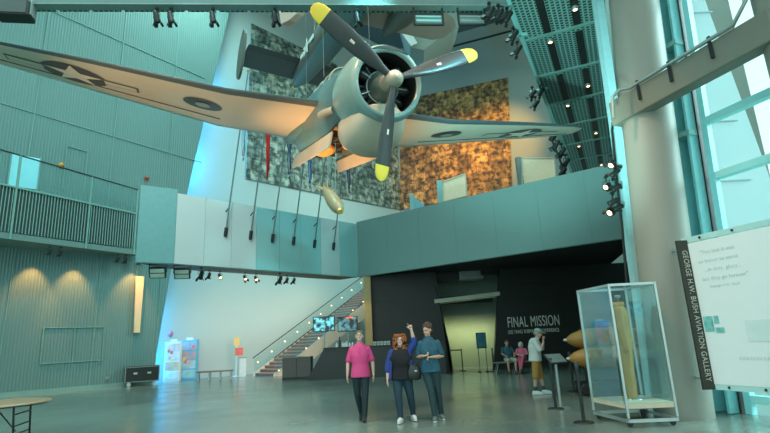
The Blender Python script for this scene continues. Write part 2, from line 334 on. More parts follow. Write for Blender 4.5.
for x in (-5, mz(12, 220)[0], mz(87, 230)[0], x1):
    b = MB(); b.bar((x, -.03, -.25), (x, -.03, zh(x)), .05, .07); b.build('post', m_seam, t)
b = MB(); b.bar((-6, -.03, zr(-6)), (x1, -.03, zr(x1)), .06, .08); b.build('top_rail', m_seam, t)
b = MB(); b.bar((-6, -.03, zh(-6)), (x1, -.03, zh(x1)), .05, .05); b.build('handrail', m_dark, t)
b = MB(); b.prism([(-6, .0, zr(-6)), (x1, 0, zr(x1)), (x1, 0, zh(x1)), (-6, 0, zh(-6))], (0, .012, 0)); b.build('glass_panel', m_glass, t)
# bright far window behind the railing glass
p = onP(24, 172, WA, WB); ss = s_on(9, 172, WA, WB)[0]; s2 = s_on(39, 172, WA, WB)[0]
t = empty('window_5', (*WA, 0), ang); t['kind'] = 'structure'
b = MB(); b.box(((ss+s2)/2, -.04, p.z), (s2-ss, .03, 1.5)); b.build('pane', mat('bright_pane', (.3, .8, .9), .3, emit=(.3, .85, .95), es=.15), t)
b = MB()
for s in (ss, (ss*2+s2)/3, s2): b.box((s, -.06, p.z), (.06, .05, 1.6))
b.build('window_frame', m_seam, t)
# ---- columns, beam, window wall on the right
def lean_col(name, base, top, r, m, z0=0):
    b = MB(); rs = []
    for i in range(9):
        k = i/8; c = V(base).lerp(V(top), k); rs.append([c+V((r*math.cos(2*PI*j/40), r*math.sin(2*PI*j/40), 0)) for j in range(40)])
    b.rings(rs); return struct(b.build(name, m))
lean_col('wall_column_front', (4.98, 9.42, 0), (5.9, 9.42, 16), .47, m_col)
c2 = V((6.3, 6.75, 0))
lean_col('wall_column_near', (c2.x, c2.y, 0), (c2.x, c2.y, 16), .5, m_col)
# collar joint lines on near column
pb = [onY(640, 100, 9.1), onY(745, 42, 7.0)]
P1 = onZ(640, 102, 5.75); P2 = onZ(745, 43, 5.75)
d = (P2-P1).normalized()
b = MB(); b.bar(P1-d*.62, P2+d*.5, .3, .5); struct(b.build('trim_beam', m_steelB, bevel=.02))
b = MB(); Q1 = onZ(648, 89, 6.1); Q2 = onZ(727, 38, 6.1)
nrm = d.cross(V((0, 0, 1))).normalized(); nrm = nrm if nrm.y < 0 else -nrm
A = P1+V((0, 0, .28))+nrm*.18; B_ = P2+V((0, 0, .28))+nrm*.18
t = empty('conduit_pipe', A, 0, 'grey conduit pipe clipped along the brown steel beam', 'pipe')
z0 = A
b = MB(); b.tube([V((-.42, -.0, -.62)), V((-.40, -.06, -.2)), V((-.25, -.03, -.06)), V((0, 0, 0)), B_-A, B_-A+d*.25+V((0, 0, .25)), B_-A+d*.3+V((0, 0, 1.6))], .035, 8); b.build('pipe', m_grey, t)
for k in (.08, .42, .8):
    b = MB(); c = (B_-A)*k; b.bar(c+V((0, 0, .06)), c-V((0, 0, .33)), .05, .035); b.build('clip', m_dark, t)
# window wall: plane through M0 along wd
M0 = V((6.08, 9.32, 0)); wd = V((.317, -.948, 0)); wn = V((.948, .317, 0))
def wx(x, y): p = onP(x, y, M0, M0+wd); return ((p-M0).dot(wd), p.z)
m_cyan = mat('cyan_steel', (.36, .82, .84), .35, var=.05)
t = empty('window_1', M0); t.rotation_euler = (Matrix.Rotation(math.radians(2.9), 3, 'Y') @ Matrix.Rotation(math.atan2(wd.y, wd.x), 3, 'Z')).to_euler(); WROT = t.rotation_euler.copy(); t['kind'] = 'structure'   # local x along wd, local y = left normal
hz = sorted([wx(684, 62)[1], wx(705, 115)[1], wx(707, 175)[1], wx(735, 232)[1]])
b = MB()
for s in (0, 3.0, 6.0, 9.0): b.box((s, 0, 7.0), (.12, .12, 14))
b.build('mullion', m_cyan, t)
b = MB()
for s in (-.14, 2.86): b.box((s, -.02, 7.0), (.03, .1, 14))
b.build('mullion_gasket', m_dark, t)
b = MB()
for z in [.25]+hz+[hz[-1]+1.7, hz[-1]+3.4]: b.box((4.5, .03, z), (9.1, .16, .13))
b.build('transom', m_cyan, t)
b = MB(); b.box((4.5, 0, 7.0), (9, .012, 14)); b.build('pane', m_winglass, t)
# wide steel pilaster plates between column and glass
t = empty('wall_right', M0); t.rotation_euler = WROT; t['kind'] = 'structure'
b = MB(); b.box((-.72, .1, 7), (1.2, .1, 14)); b.build('steel_plate', m_cyan, t)
for x in (-.2, -.52, -.86):
    b = MB(); b.box((x, -.1, 7), (.05, .34, 14)); b.build('steel_rib', mat('rib_steel', (.30, .74, .76), .35), t)
b = MB()
for z in (3.0, 5.2, 7.2): b.box((-.5, -.18, z), (.7, .22, .1))
b.build('cross_plate', m_steel, t)
# the wall behind the column, running back beside the upper floor
E0 = V((5.7, 10.35, 0)); E1 = V((13.2, 26.5, 0)); 
struct(local_wall('wall_back_side', (E0.x, E0.y), (E1.x, E1.y), [(0, 0), ((E1-E0).length, 0), ((E1-E0).length, 27.4), (0, 27.4)], .2, [m_back], back=-1))
b = MB(); bo = wx(690, 20)
# exterior: ground and neighbouring building
b = MB(); b.box((40, 5, -.25), (60, 120, .1)); struct(b.build('ground_outside', mat('pale_paving', (.6, .66, .64), .8)))
m_ext = mat('exterior_cladding', (.50, .66, .68), .6, var=.04, scale=.2)
b = MB()
e0 = onY(770, 178, 20); e1 = onY(705, 0, 20)
b.prism([V((12.6, 20, -.2)), V((26, 20, -.2)), e0, e1, e1+(e1-e0)*.35, V((12.6, 20, 24))], (.5, 2, 0))
for k in range(7):
    z = 2+k*2.6; b.box((13.8, 19.97, z), (2.3, .05, .04), mi=1)
o = b.build('neighbouring_building', [m_ext, mat('cladding_joint', (.35, .5, .52), .6)]); tag(o, 'pale blue slanted building facade seen outside the window wall', 'building')
# vertical lamp post strip left of column (slim steel column)
pp = onZ(653, 398, 0)
b = MB(); b.bar((pp.x, pp.y, 0), (pp.x+.32, pp.y, 12.4), .26, .2); struct(b.build('wall_slim_column', mat('slim_column_lit', (.45, .75, .78), .4)))  # brightness of the lit column put into its pale blue colour
# ---- perforated soffit overhead
m_perf = mat('perforated_metal', (.13, .27, .25), .5); N, L = nodes(m_perf); bs = N['Principled BSDF']
tc = N.new('ShaderNodeTexCoord'); k = N.new('ShaderNodeTexBrick'); k.inputs['Scale'].default_value = 1; k.inputs['Brick Width'].default_value = .16; k.inputs['Row Height'].default_value = .16
k.inputs['Mortar Size'].default_value = .028; k.inputs['Mortar'].default_value = (.24, .46, .42, 1); k.inputs['Color1'].default_value = (.025, .05, .045, 1); k.inputs['Color2'].default_value = (.04, .07, .06, 1)
L.new(tc.outputs['Object'], k.inputs['Vector']); L.new(k.outputs['Color'], bs.inputs['Base Color'])
ZS = 12.
q = [onZ(510, 0, ZS), onZ(598, 0, ZS), onZ(611, 158, ZS), onZ(566, 155, ZS)]
ax = (q[3]-q[0]).normalized(); sang = math.atan2(ax.y, ax.x)
lft = V((-ax.y, ax.x, 0)); wid = abs((q[1]-q[0]).dot(lft))
t = empty('ceiling_catwalk', q[0], sang); t['kind'] = 'structure'   # local x along walkway, local -y toward the window side
Ls = 24
b = MB(); b.box((Ls/2-8, -wid/2, .06), (Ls+14, wid, .12)); b.build('perforated_sheet', m_perf, t)
b = MB()
for y in (-wid*.33, -wid*.72):
    for kx in range(-3, 8): b.box((kx*3.0+1.2, y, -.02), (2.5, .25, .06))
b.build('slot', m_dark, t)
b = MB()
for kx in range(-3, 9): b.box((kx*3.0-.4, -wid/2, -.03), (.12, wid, .08))
b.build('cross_rib', m_seam, t)
b = MB(); b.box((Ls/2-8, .04, .1), (Ls+14, .12, .35)); b.box((Ls/2-8, -wid-.1, .1), (Ls+14, .2, .35)); b.build('edge_beam', m_steel, t)
for y in (-wid*.33, -wid*.72):
    for kx in (range(-1, 7, 2) if y > -wid*.5 else range(0, 7, 2)):
        c = q[0]+ax*(kx*3.0-.05+(1.4 if y < -wid*.5 else 0))+lft*y
        tt = empty('downlight', c+V((0, 0, -.02)), sang, None, 'light', 'small lit downlights set in the slots of the overhead perforated soffit')
        tt['label'] = 'small warm downlight set in a slot of the perforated soffit overhead'
        bb = MB(); bb.lathe([(.11, 0), (.12, -.12), (.09, -.13)], (0, 0, 0), n=12); bb.build('housing', m_grey, tt)
        bb = MB(); bb.lathe([(.07, -.135), (.05, -.15)], (0, 0, 0), n=12); bb.build('lens', m_lampon, tt)
# main cross girder at the top of the view
g0, g1 = onZ(-60, 4, ZS), onZ(512, 6, ZS)
gd = (g1-g0).normalized(); gang = math.atan2(gd.y, gd.x); GL = (g1-g0).length
t = empty('ceiling_girder', g0, gang); t['kind'] = 'structure'
b = MB(); b.box((GL/2, 0, .1), (GL, .16, .3)); b.build('girder_web', mat('girder_web_paint', (.13, .19, .18), .6), t)
b = MB(); b.box((GL/2, 0, -.07), (GL, .3, .04)); b.build('girder_flange', mat('girder_paint', (.16, .27, .25), .5), t)
b = MB()
for i in range(int(GL/1.0)): b.box((i+.5, .4, .3), (.9, .7, .04)); b.bar((i+.2, 0, .2), (i+.8, .7, .34), .04, .04)
b.build('grating', m_perf, t)
# angular white bulkhead hanging from the roof behind the engine
b = MB(); b.prism([onY(398, 6, 30), onY(462, 10, 30), onY(456, 24, 30), onY(424, 50, 30), onY(410, 47, 30)], (.3, 5, 1.)); struct(b.build('ceiling_bulkhead', mat('bulkhead_paint', (.30, .36, .31), .7)))
b = MB(); b.bar(onY(399, 26, 29.6), onY(413, 45, 29.6), .12, .3); b.bar(onY(404, 24, 29.6), onY(416, 44, 29.6), .1, .2); struct(b.build('trim_strut', m_white))
# ================================================================== TORPEDO BOMBER
m_blue = mat('aircraft_blue_grey', (.075, .165, .18), .38, var=.12, scale=1.5)
m_pale = mat('aircraft_pale_belly', (.50, .47, .37), .35, var=.06, scale=1.2)
m_cowl = mat('cowling_paint', (.21, .34, .32), .25, var=.12, scale=1.2)
m_upper = mat('aircraft_upper_dark', (.07, .10, .11), .4)
m_insd = mat('insignia_dark', (.07, .06, .065), .5)
m_insl = mat('insignia_light', (.72, .62, .48), .5)
m_yel = mat('propeller_yellow', (.85, .62, .06), .4, var=.05)
m_prop = mat('propeller_black', (.045, .05, .05), .25, var=.1)
m_hub = mat('hub_tan', (.42, .38, .29), .35, .2)
m_eng = mat('engine_dark', (.05, .055, .05), .4, .4)
m_bay = mat('bay_orange_lit', (.62, .33, .08), .5, var=.25, scale=3)  # orange light inside the bay put into the liner colour
TBM = bpy.data.objects.new('torpedo_bomber', None); COL.objects.link(TBM)
TBM.location = (.2916, 8.639, 6.245); TBM.rotation_euler = (-.0086, .2174, -1.1878)
tag(TBM, 'large blue-grey propeller warplane hung overhead with open bomb bay', 'airplane')
def sect(x, zc, rw, rh, n=40, e=2.6, yc=0):
    o = []
    for j in range(n):
        a = 2*PI*j/n; ca, sa = math.cos(a), math.sin(a)
        o.append(V((x, yc+rw*math.copysign(abs(ca)**(2/e), ca), zc+rh*math.copysign(abs(sa)**(2/e), sa))))
    return o
FS = [(-1.55, -.02, .68, .74), (-2.2, -.07, .76, .86), (-3, -.07, .78, .90), (-4.2, -.02, .78, .94), (-5.4, .04, .76, .92), (-6.4, .2, .64, .74), (-7.4, .36, .42, .52), (-8.6, .5, .24, .34), (-9.4, .58, .08, .2)]
b = MB(); rs = [sect(*s) for s in FS]; b.rings(rs)
for i, f in enumerate(b.f):   # pale underside
    if len(f) == 4:
        z = sum(b.v[k][2] for k in f)/4; j = i % 40
        if 25 <= j <= 34: b.m[i] = 1
fus = b.build('fuselage', [m_blue, m_pale], TBM)
cut = MB(); cut.box((-3.9, 0, -.98), (4.2, 1.16, 1.0)); co = cut.build('cutter', m_bay)
co.parent = TBM
md_ = fus.modifiers.new('c', 'BOOLEAN'); md_.object = co; md_.solver = 'EXACT'; md_.operation = 'DIFFERENCE'
bake(fus); bpy.data.objects.remove(co)
# bay interior
b = MB(); b.box((-3.95, 0, -.5), (4.0, 1.1, .04)); bl_ = b.build('bay_liner', m_bay, TBM)
b = MB()
for x in (-2.7, -3.4, -4.1, -4.8, -5.5): b.box((x, 0, -.6), (.07, .9, .16))
b.tube([(-2.6, .2, -.66), (-5.6, .2, -.66)], .04); b.tube([(-2.6, -.2, -.64), (-5.6, -.2, -.64)], .03)
b.build('bay_frame', m_eng, TBM)
b = MB(); m_amb = mat('tank_orange_lit', (.75, .38, .06), .4); b.ell((-2.9, .15, -.72), (.55, .22, .17)); b.build('bay_tank', m_amb, TBM); b = MB(); b.ell((-4.5, -.12, -.70), (.6, .24, .16)); b.build('bay_tank', m_amb, TBM)  # tanks carry the bay's orange light in their colour
for sd in (1, -1):
    b = MB(); h = V((0, sd*.60, -.72)); rs = []
    for k in range(6):
        a = k/5; y = .05*a; rs.append((y, -.36*a))
    pl = [V((-1.85, h.y+sd*(y+.02), h.z+z)) for y, z in rs]; pl2 = [V((-1.85, h.y+sd*(y+.05), h.z+z)) for y, z in rs][::-1]
    b.prism(pl+pl2, (-4.1, 0, 0)); dd = b.build('bay_door', m_pale, TBM)
    b = MB(); b.bar((-1.85, h.y+sd*.02, h.z), (-5.95, h.y+sd*.02, h.z), .05, .05); b.build('hinge', m_eng, dd)
# cowling shell
OUT = [(-.30, .60, .60), (-.24, .63, .63), (-.25, .69, .70), (-.40, .745, .76), (-.9, .79, .82), (-1.3, .78, .82), (-1.7, .72, .78)]
b = MB(); rs = [sect(x, 0 if i_ < 2 else .02, w, h, 48, 2) for i_, (x, w, h) in enumerate(OUT)]; b.rings(rs, cap=False)
inn = [sect(x, 0, w, w, 48, 2) for x, w in ((-.30, .60), (-.5, .62), (-1.2, .66))]; b.rings(inn, cap=False, mi=1)
b.build('cowling', [m_cowl, m_eng], TBM)
# rounded chin under the cowling and the intake lip on top
b = MB(); rs = [sect(x, z, w, h, 32, 2.4) for x, z, w, h in ((-.40, -.54, .32, .16), (-.52, -.64, .48, .28), (-.85, -.76, .58, .42), (-1.3, -.80, .60, .50), (-1.65, -.72, .58, .46), (-1.8, -.6, .5, .32))]; b.rings(rs); b.build('chin_fairing', m_pale, TBM)
b = MB(); arc = []
for k in range(17):
    a = math.radians(58+64*k/16); arc.append((a, .60))
vs = [V((-.262, .70*math.cos(a), .71*math.sin(a))) for a, _ in arc]+[V((-.262, (.70-.07*math.sin(PI*k/16))*math.cos(a), (.71-.07*math.sin(PI*k/16))*math.sin(a))) for k, (a, _) in enumerate(arc)][::-1]
b.prism([v+V((.035, 0, 0)) for v in vs], (-.04, 0, 0)); b.build('air_intake', m_eng, TBM)
b = MB(); b.lathe([(.64, 0), (.64, -.05)], (-1.15, 0, 0), (1, 0, 0), 32); b.build('firewall', m_eng, TBM)
e = bpy.data.objects.new('engine', None); COL.objects.link(e); e.parent = TBM
b = MB(); b.lathe([(.02, .62), (.13, .60), (.18, .52), (.30, .40), (.34, .22), (.34, 0)], (-.9, 0, 0), (1, 0, 0), 28); b.build('crankcase', mat('crankcase_green', (.16, .2, .17), .35, .4), e)
b = MB(); 
for k in range(48):
    a0_, a1_ = 2*PI*k/48, 2*PI*(k+1)/48
    b.tube([(-.60, .33*math.cos(a0_), .30*math.sin(a0_)), (-.60, .33*math.cos(a1_), .33*math.sin(a1_))], .016, 6)
b.build('ignition_ring', m_alu, e)
for k in range(14):
    a = 2*PI*k/14; x = -.66 if k % 2 == 0 else -.86; dr = V((0, math.cos(a), math.sin(a))); b = MB()
    b.lathe([(.075, 0), (.075, .04)]+[(r, .04+h*.013) for h in range(12) for r in (((.10, .08)[h % 2]),)]+[(.085, .22), (.06, .26)], V((x, 0, 0))+dr*.31, dr, 12)
    b.tube([V((x+.12, 0, 0))+dr*.30, V((x+.13, 0, 0))+dr*.50], .014, 6, mi=1)
    b.build('cylinder_head', [m_eng, m_grey], e)
b = MB(); b.lathe([(.16, -.42), (.17, -.2), (.17, 0), (.15, .10), (.10, .18), (.03, .22)], (0, 0, 0), (1, 0, 0), 24); b.build('propeller_hub', m_hub, TBM)
RB = 1.93
for k in range(3):
    th = 3.237+k*2*PI/3+(-.03 if k == 1 else 0); dr = V((0, math.sin(th), math.cos(th))); tg = V((0, math.cos(th), -math.sin(th)))
    def bsec(r, ch, tk, tw):
        tw = math.radians(tw); cd_ = tg*math.cos(tw)+V((1, 0, 0))*math.sin(tw); nd = V((1, 0, 0))*math.cos(tw)-tg*math.sin(tw)
        return [dr*r+cd_*ch/2*math.cos(2*PI*j/16)+nd*tk/2*math.sin(2*PI*j/16) for j in range(16)]
    prof = [(.10, .13, .12, 40), (.28, .15, .12, 38), (.5, .25, .08, 34), (.8, .33, .06, 28), (1.15, .36, .045, 24), (1.5, .345, .035, 20), (1.64, .335, .03, 19)]
    b = MB(); b.rings([bsec(*p) for p in prof]); bo_ = b.build('propeller_blade', m_prop, TBM)
    b = MB(); b.rings([bsec(*p) for p in ((1.64, .34, .032, 19), (1.78, .31, .03, 18), (1.88, .23, .025, 17), (RB, .08, .02, 17))]); tag(b.build('blade_tip', m_yel, bo_), 'yellow painted blade tip')
    b = MB(); c_ = bsec(1.02, .12, .062, 25); b.rings([bsec(.96, .09, .062, 25), bsec(1.06, .09, .062, 24)]); b.build('blade_decal', m_insl, bo_)
# wings
def wing_sec(ay):
    T = [(0.55, -2.75, -6.25, -.10, .46), (2.8, -2.75, -5.85, -.05, .40), (5.5, -3.15, -5.45, .34, .28), (7.5, -3.6, -5.15, .63, .18), (8.1, -3.95, -4.9, .72, .12), (8.3, -4.3, -4.7, .75, .05)]
    for i in range(len(T)-1):
        if ay <= T[i+1][0] or i == len(T)-2:
            k = min(1, max(0, (ay-T[i][0])/(T[i+1][0]-T[i][0]))); return [T[i][q]+(T[i+1][q]-T[i][q])*k for q in range(1, 5)]
def thick(u): return 2.6*(.2969*math.sqrt(max(u, 0))-.126*u-.3516*u*u+.2843*u**3-.1015*u**4)*2
def wing_pt(y, u, side, off=0.):
    le, te, zc, t_ = wing_sec(abs(y)); k_ = max(.25, 1-abs(y)/11); return V((le+(te-le)*u, y, zc+(.24-.30*u)*k_+side*(t_*.5*thick(u)*(1.0 if side > 0 else .75)+off)))
US = [0, .01, .03, .07, .13, .22, .35, .5, .65, .8, .92, 1.0]
for sd in (-1, 1):
    rs = []
    for ay in [.55, 1.2, 2, 2.8, 3.6, 4.5, 5.5, 6.5, 7.5, 7.8, 8.1, 8.22, 8.3]:
        up = [wing_pt(sd*ay, u, 1) for u in US]; lo = [wing_pt(sd*ay, u, -1) for u in US[1:-1]][::-1]; rs.append(up+lo)
    b = MB(); b.rings(rs); n = len(rs[0])
    for i, f in enumerate(b.f):
        if len(f) == 4 and (i % n) >= len(US)-1: b.m[i] = 1
    for i, f in enumerate(b.f):
        if len(f) == 4 and (i % n) >= n-3: b.m[i] = 0
    wo = b.build('wing', [m_upper, m_pale], TBM)
    wo['label'] = 'near wing, pale peach underside' if sd < 0 else 'far wing, pale aqua underside'
    # insignia: dark disc, star, bars on the lower surface
    cy, cx_u = 5.95, .48
    le, te, zc, t_ = wing_sec(cy); cx = le+(te-le)*cx_u
    def onlow(px, py, off):
        y = sd*(cy+py); le, te, zc, t_ = wing_sec(abs(y)); x = cx+px; u = min(.98, max(.02, (x-le)/(te-le))); return wing_pt(y, u, -1, off)
    def patch(name, poly, off, m, par, sub=6):
        "fan polygon (x,y) mapped on the lower skin, refined radially"
        b = MB(); c = (sum(p[0] for p in poly)/len(poly), sum(p[1] for p in poly)/len(poly)); n_ = len(poly); P = []
        q = []
        for i in range(n_):
            a_, b_ = poly[i], poly[(i+1) % n_]
            for k in range(4): q.append((a_[0]+(b_[0]-a_[0])*k/4, a_[1]+(b_[1]-a_[1])*k/4))
        n_ = len(q); rs_ = []
        for s in range(sub+1):
            k = .001+.999*s/sub; rs_.append([onlow(c[0]+(p[0]-c[0])*k, c[1]+(p[1]-c[1])*k, off) for p in q])
        b.rings(rs_, cap=False, smooth=False); return b.build(name, m, par)
    R_ = .62
    dsc = patch('insignia', [(R_*math.cos(2*PI*k/32), R_*1.05*math.sin(2*PI*k/32)) for k in range(32)], .012, m_insd, wo)
    star = []
    for k in range(10):
        r = R_*.95 if k % 2 == 0 else R_*.38; a = 2*PI*k/10; star.append((r*math.cos(a), r*math.sin(a)))
    patch('star', star, .022, m_insl, dsc)
    for s2 in (-1, 1):
        patch('insignia_bar', [(-.17, s2*.62), (.17, s2*.62), (.17, s2*1.3), (-.17, s2*1.3)], .010, m_insd, wo, 2)
        patch('bar_fill', [(-.13, s2*.60), (.13, s2*.60), (.13, s2*1.26), (-.13, s2*1.26)], .016, m_pale, wo, 2)
    # wheel well with the wheel inside it
    cy = 3.25; cx = -4.0
    ww = patch('wheel_well', [(.40*math.cos(2*PI*k/24), .44*math.sin(2*PI*k/24)) for k in range(24)], .012, m_eng, wo)
    patch('wheel_hub', [(.17*math.cos(2*PI*k/20), .17*math.sin(2*PI*k/20)) for k in range(20)], .03, m_grey, ww)
    patch('leg_slot', [(-.12, -.3), (.12, -.3), (.12, -1.1), (-.12, -1.1)], .010, m_insd, wo, 2) if False else None
    b = MB(); b.tube([wing_pt(sd*(2.8+.01*k), .7, -1, .02) for k in (0, 1)]+[wing_pt(sd*8.0, .72, -1, .01)], .012, 5); b.build('aileron_hinge', m_insd, wo)
# wing root fairing
for sd in (-1, 1):
    b = MB(); b.rings([sect(x, -.12, w, h, 20, 2, sd*.62) for x, w, h in ((-3.4, .06, .06), (-4.4, .20, .16), (-5.4, .27, .2), (-6.2, .27, .18), (-7.0, .1, .06))]); b.build('root_fairing', m_blue, TBM)
# tail, canopy, exhausts, aerial
b = MB(); b.prism([(-8.3, -.03, .8), (-9.0, -.03, 2.0), (-9.7, -.03, 2.0), (-9.9, -.03, .5)], (0, .06, 0)); b.build('tail_fin', m_blue, TBM)
for sd in (-1, 1):
    b = MB(); b.prism([(-8.7, 0, .62), (-8.95, sd*1.9, .62), (-9.6, sd*1.9, .62), (-9.7, 0, .62)], (0, 0, .07)); b.build('tailplane', m_blue, TBM)
b = MB(); b.rings([sect(x, z, w, h, 20, 2) for x, z, w, h in ((-2.9, .70, .3, .1), (-3.4, .80, .36, .40), (-4.6, .86, .36, .42), (-6.0, .85, .34, .34), (-7.0, .8, .2, .1))]); cn = b.build('canopy', glass('canopy_glass', (.3, .5, .5), .35), TBM)
b = MB()
for x, h in ((-3.4, .41), (-4.0, .43), (-4.6, .43), (-5.3, .4), (-6.0, .35)):
    pts_ = [V((x, .37*math.cos(PI*k/10), .83+h*math.sin(PI*k/10))) for k in range(11)]; b.tube(pts_, .022, 6)
b.tube([(-3.4, .3, 1.08), (-6, .27, 1.05)], .02, 6); b.tube([(-3.4, -.3, 1.08), (-6, -.27, 1.05)], .02, 6)
b.build('canopy_frame', m_pale, cn)
for sd in (-1, 1):
    b = MB(); b.tube([(-1.75, sd*.66, -.28), (-1.95, sd*.80, -.32), (-2.15, sd*.84, -.34)], .085, 12); b.build('exhaust_stack', m_hub, TBM)
b = MB(); b.box((-1.72, 0, 0), (.03, 1.46, 1.3)); 
for z in (.3, -.25):
    for x in (-2.6,):
        pass
bpy.data.objects.new
# suspension cables
b = MB()
for p in ((-3.0, -.6, .8), (-3.0, .6, .8), (-7.5, 0, .8)):
    w_ = Euler((-.0086, .2174, -1.1878)).to_matrix() @ V(p)+V(TBM.location); b.tube([w_, V((w_.x, w_.y, 27.4))], .006, 5)
tag(b.build('suspension_cable', m_grey), 'thin steel cables holding the large warplane from the roof', 'cable')
# falling bomb
p0, p1 = onY(325, 189, 9.6), onY(340, 211, 8.9); dr = (p1-p0).normalized(); Lb = (p1-p0).length
BM = empty('hanging_bomb', (p0+p1)/2, 0, 'olive bomb hung nose down just below the open bomb bay', 'bomb')
m_olive = mat('olive_bomb', (.28, .25, .14), .4)
b = MB(); b.lathe([(.04, -.55*Lb), (.06, -.45*Lb), (.11, -.2*Lb), (.13, 0), (.13, .28*Lb), (.10, .42*Lb), (.04, .5*Lb)], (0, 0, 0), dr, 20); b.build('body', m_olive, BM)
b = MB(); b.lathe([(.06, .49*Lb), (.05, .54*Lb)], (0, 0, 0), dr, 12); tag(b.build('nose_fuze', mat('brass_fuze', (.7, .5, .15), .3, .6), BM), 'yellow brass nose fuze')
pr = dr.orthogonal().normalized()
for k in range(4):
    q = Matrix.Rotation(k*PI/2+.4, 3, dr) @ pr; b = MB(); nn = dr.cross(q)*.006
    b.prism([dr*(-.28*Lb)+nn, dr*(-.52*Lb)+q*.17+nn, dr*(-.60*Lb)+q*.17+nn, dr*(-.58*Lb)+nn], nn*-2); b.build('fin', m_olive, BM)
b = MB(); c = V(BM.location); b.tube([dr*(-.3*Lb), V((-.15, .9, 1.45))], .006, 5); b.tube([dr*(.2*Lb), V((.0, .9, 1.5))], .006, 5); b.build('wire', m_grey, BM)
# ================================================================== TWIN-TAILED BOMBER behind
T0 = onY(302, 76, 24.0); T1 = onY(350, 8, 18.5); fw = (T1-T0).normalized()
sl = (onY(240, 60, 23.5)-onY(306, 68, 24.2)); sl = (sl-fw*sl.dot(fw)).normalized(); upb = fw.cross(sl)
if upb.z < 0: upb = -upb
b25 = bpy.data.objects.new('twin_tail_bomber', None); COL.objects.link(b25)
Mx = Matrix((fw, sl, fw.cross(sl))).transposed().to_4x4(); b25.matrix_world = Matrix.Translation(T0) @ Mx
uz = 1 if fw.cross(sl).z > 0 else -1
tag(b25, 'dark twin-tailed bomber hung behind the nearer warplane', 'airplane')
m_b25 = mat('bomber_olive_dark', (.10, .105, .085), .5, var=.2); m_b25u = mat('bomber_belly_blue', (.10, .19, .20), .5)
m_b25w = mat('bomber_wing_brown', (.42, .30, .24), .5, var=.15, scale=.6)  # brown lightened in colour so the wing looks lit
b = MB(); rs = [[V((p.x, p.y, uz*p.z)) for p in sect(x, z, w, h, 28, 2.2)] for x, z, w, h in ((-1.2, .1, .15, .2), (0, 0, .42, .5), (3, 0, .62, .8), (6, 0, .7, .95), (10, 0, .7, .9), (12.5, -.1, .5, .6), (13.5, -.2, .2, .25))]
b.rings(rs)
for i, f in enumerate(b.f):
    if len(f) == 4 and 18 <= i % 28 <= 24: b.m[i] = 1
b.build('fuselage', [m_b25, m_b25u], b25)
b = MB()
b.rings([[V((x0_, sy, uz*(.35+zz))) for x0_, zz in ((1.0, 0), (.6, .09), (-1.1, .02), (-1.2, 0), (-1.1, -.02), (.6, -.07))] for sy in (-3.0, 0, 3.0)], smooth=False); b.build('tailplane', mat('bomber_tail_shaded', (.05, .065, .065), .5), b25)  # shadow on the tailplane put into its darker colour
for s_ in (-3.1, 3.1):
    b = MB(); n_ = 28; pf = [V((-.25+.82*math.cos(2*PI*j/n_), s_-.05, uz*(.45+1.35*math.sin(2*PI*j/n_)))) for j in range(n_)]; b.prism(pf, (0, .1, 0)); b.build('tail_fin', m_b25, b25)
for s_ in (-1, 1):
    b = MB(); b.rings([[V((x_, s_*y_, uz*(.3+zz))) for x_, zz in ((xl, 0), (xl-.3, .14), (xr, .01), (xr, -.01), (xl-.3, -.1))] for y_, xl, xr in ((.3, 8.2, 5.0), (2.6, 8.0, 5.3), (4.4, 7.4, 5.6), (4.8, 7.0, 6.0))], smooth=False); b.build('wing', m_b25w, b25)
    b = MB(); b.lathe([(.15, -2.6), (.5, -1.2), (.62, 0), (.62, 1.0), (.45, 1.3)], (7.9, s_*2.1, 0), (1, 0, 0), 20); nc = b.build('engine_nacelle', m_b25, b25)
    b = MB()
    for k in range(3):
        a = 2*PI*k/3+.4; b.bar(V((9.3, s_*2.1, 0)), V((9.3, s_*2.1+1.6*math.cos(a), 1.6*math.sin(a))), .2, .04)
    b.build('propeller', m_prop, nc)
# fuselage star
for sgn in (1, -1):
    b = MB()
    pts_ = []
    for k in range(10):
        r = .52 if k % 2 == 0 else .2; a = 2*PI*k/10+PI/2; pts_.append(V((2.6+r*math.cos(a), sgn*.655, uz*(r*math.sin(a)))))
    b.prism(pts_, (0, sgn*.02, 0)); b.box((1.85, sgn*.6, 0), (.5, .04, .22)); b.box((3.4, sgn*.68, 0), (.5, .04, .22))
    b.build('fuselage_star', mat('star_white', (.6, .72, .68), .5), b25)
b = MB()
for p in (T0+fw*2+V((0, 0, .7)), T0+fw*8+sl*2+V((0, 0, .5)), T0+fw*8-sl*2+V((0, 0, .5))): b.tube([p, V((p.x, p.y, 27.4))], .012, 5)
tag(b.build('suspension_cable', m_grey), 'thin cables holding the dark twin-tailed bomber', 'cable')
# pointed wing tip of a third aircraft
pts_ = [onY(278, 4, 22), onY(303, 4, 22), onY(296, 14, 22), onY(289, 20, 22), onY(281, 24, 22)]
t = empty('distant_aircraft', pts_[0], 0, 'dark wing tip of another hung aircraft above the tail', 'airplane')
b = MB(); b.prism([p-pts_[0] for p in pts_]+[V((-.6, 0, 3.0))][:0], (.3, .3, .05)); b.prism([V((0, 0, 0)), V((1.15, 0, 0)), V((2.0, .1, 3)), V((.1, .1, 3))], (.3, .3, .05)); b.build('wing', m_b25w, t)
b = MB(); b.tube([V((1.2, .2, 2.5)), V((1.2, .2, 27.4-pts_[0].z))], .02, 5); b.build('cable', m_grey, t)
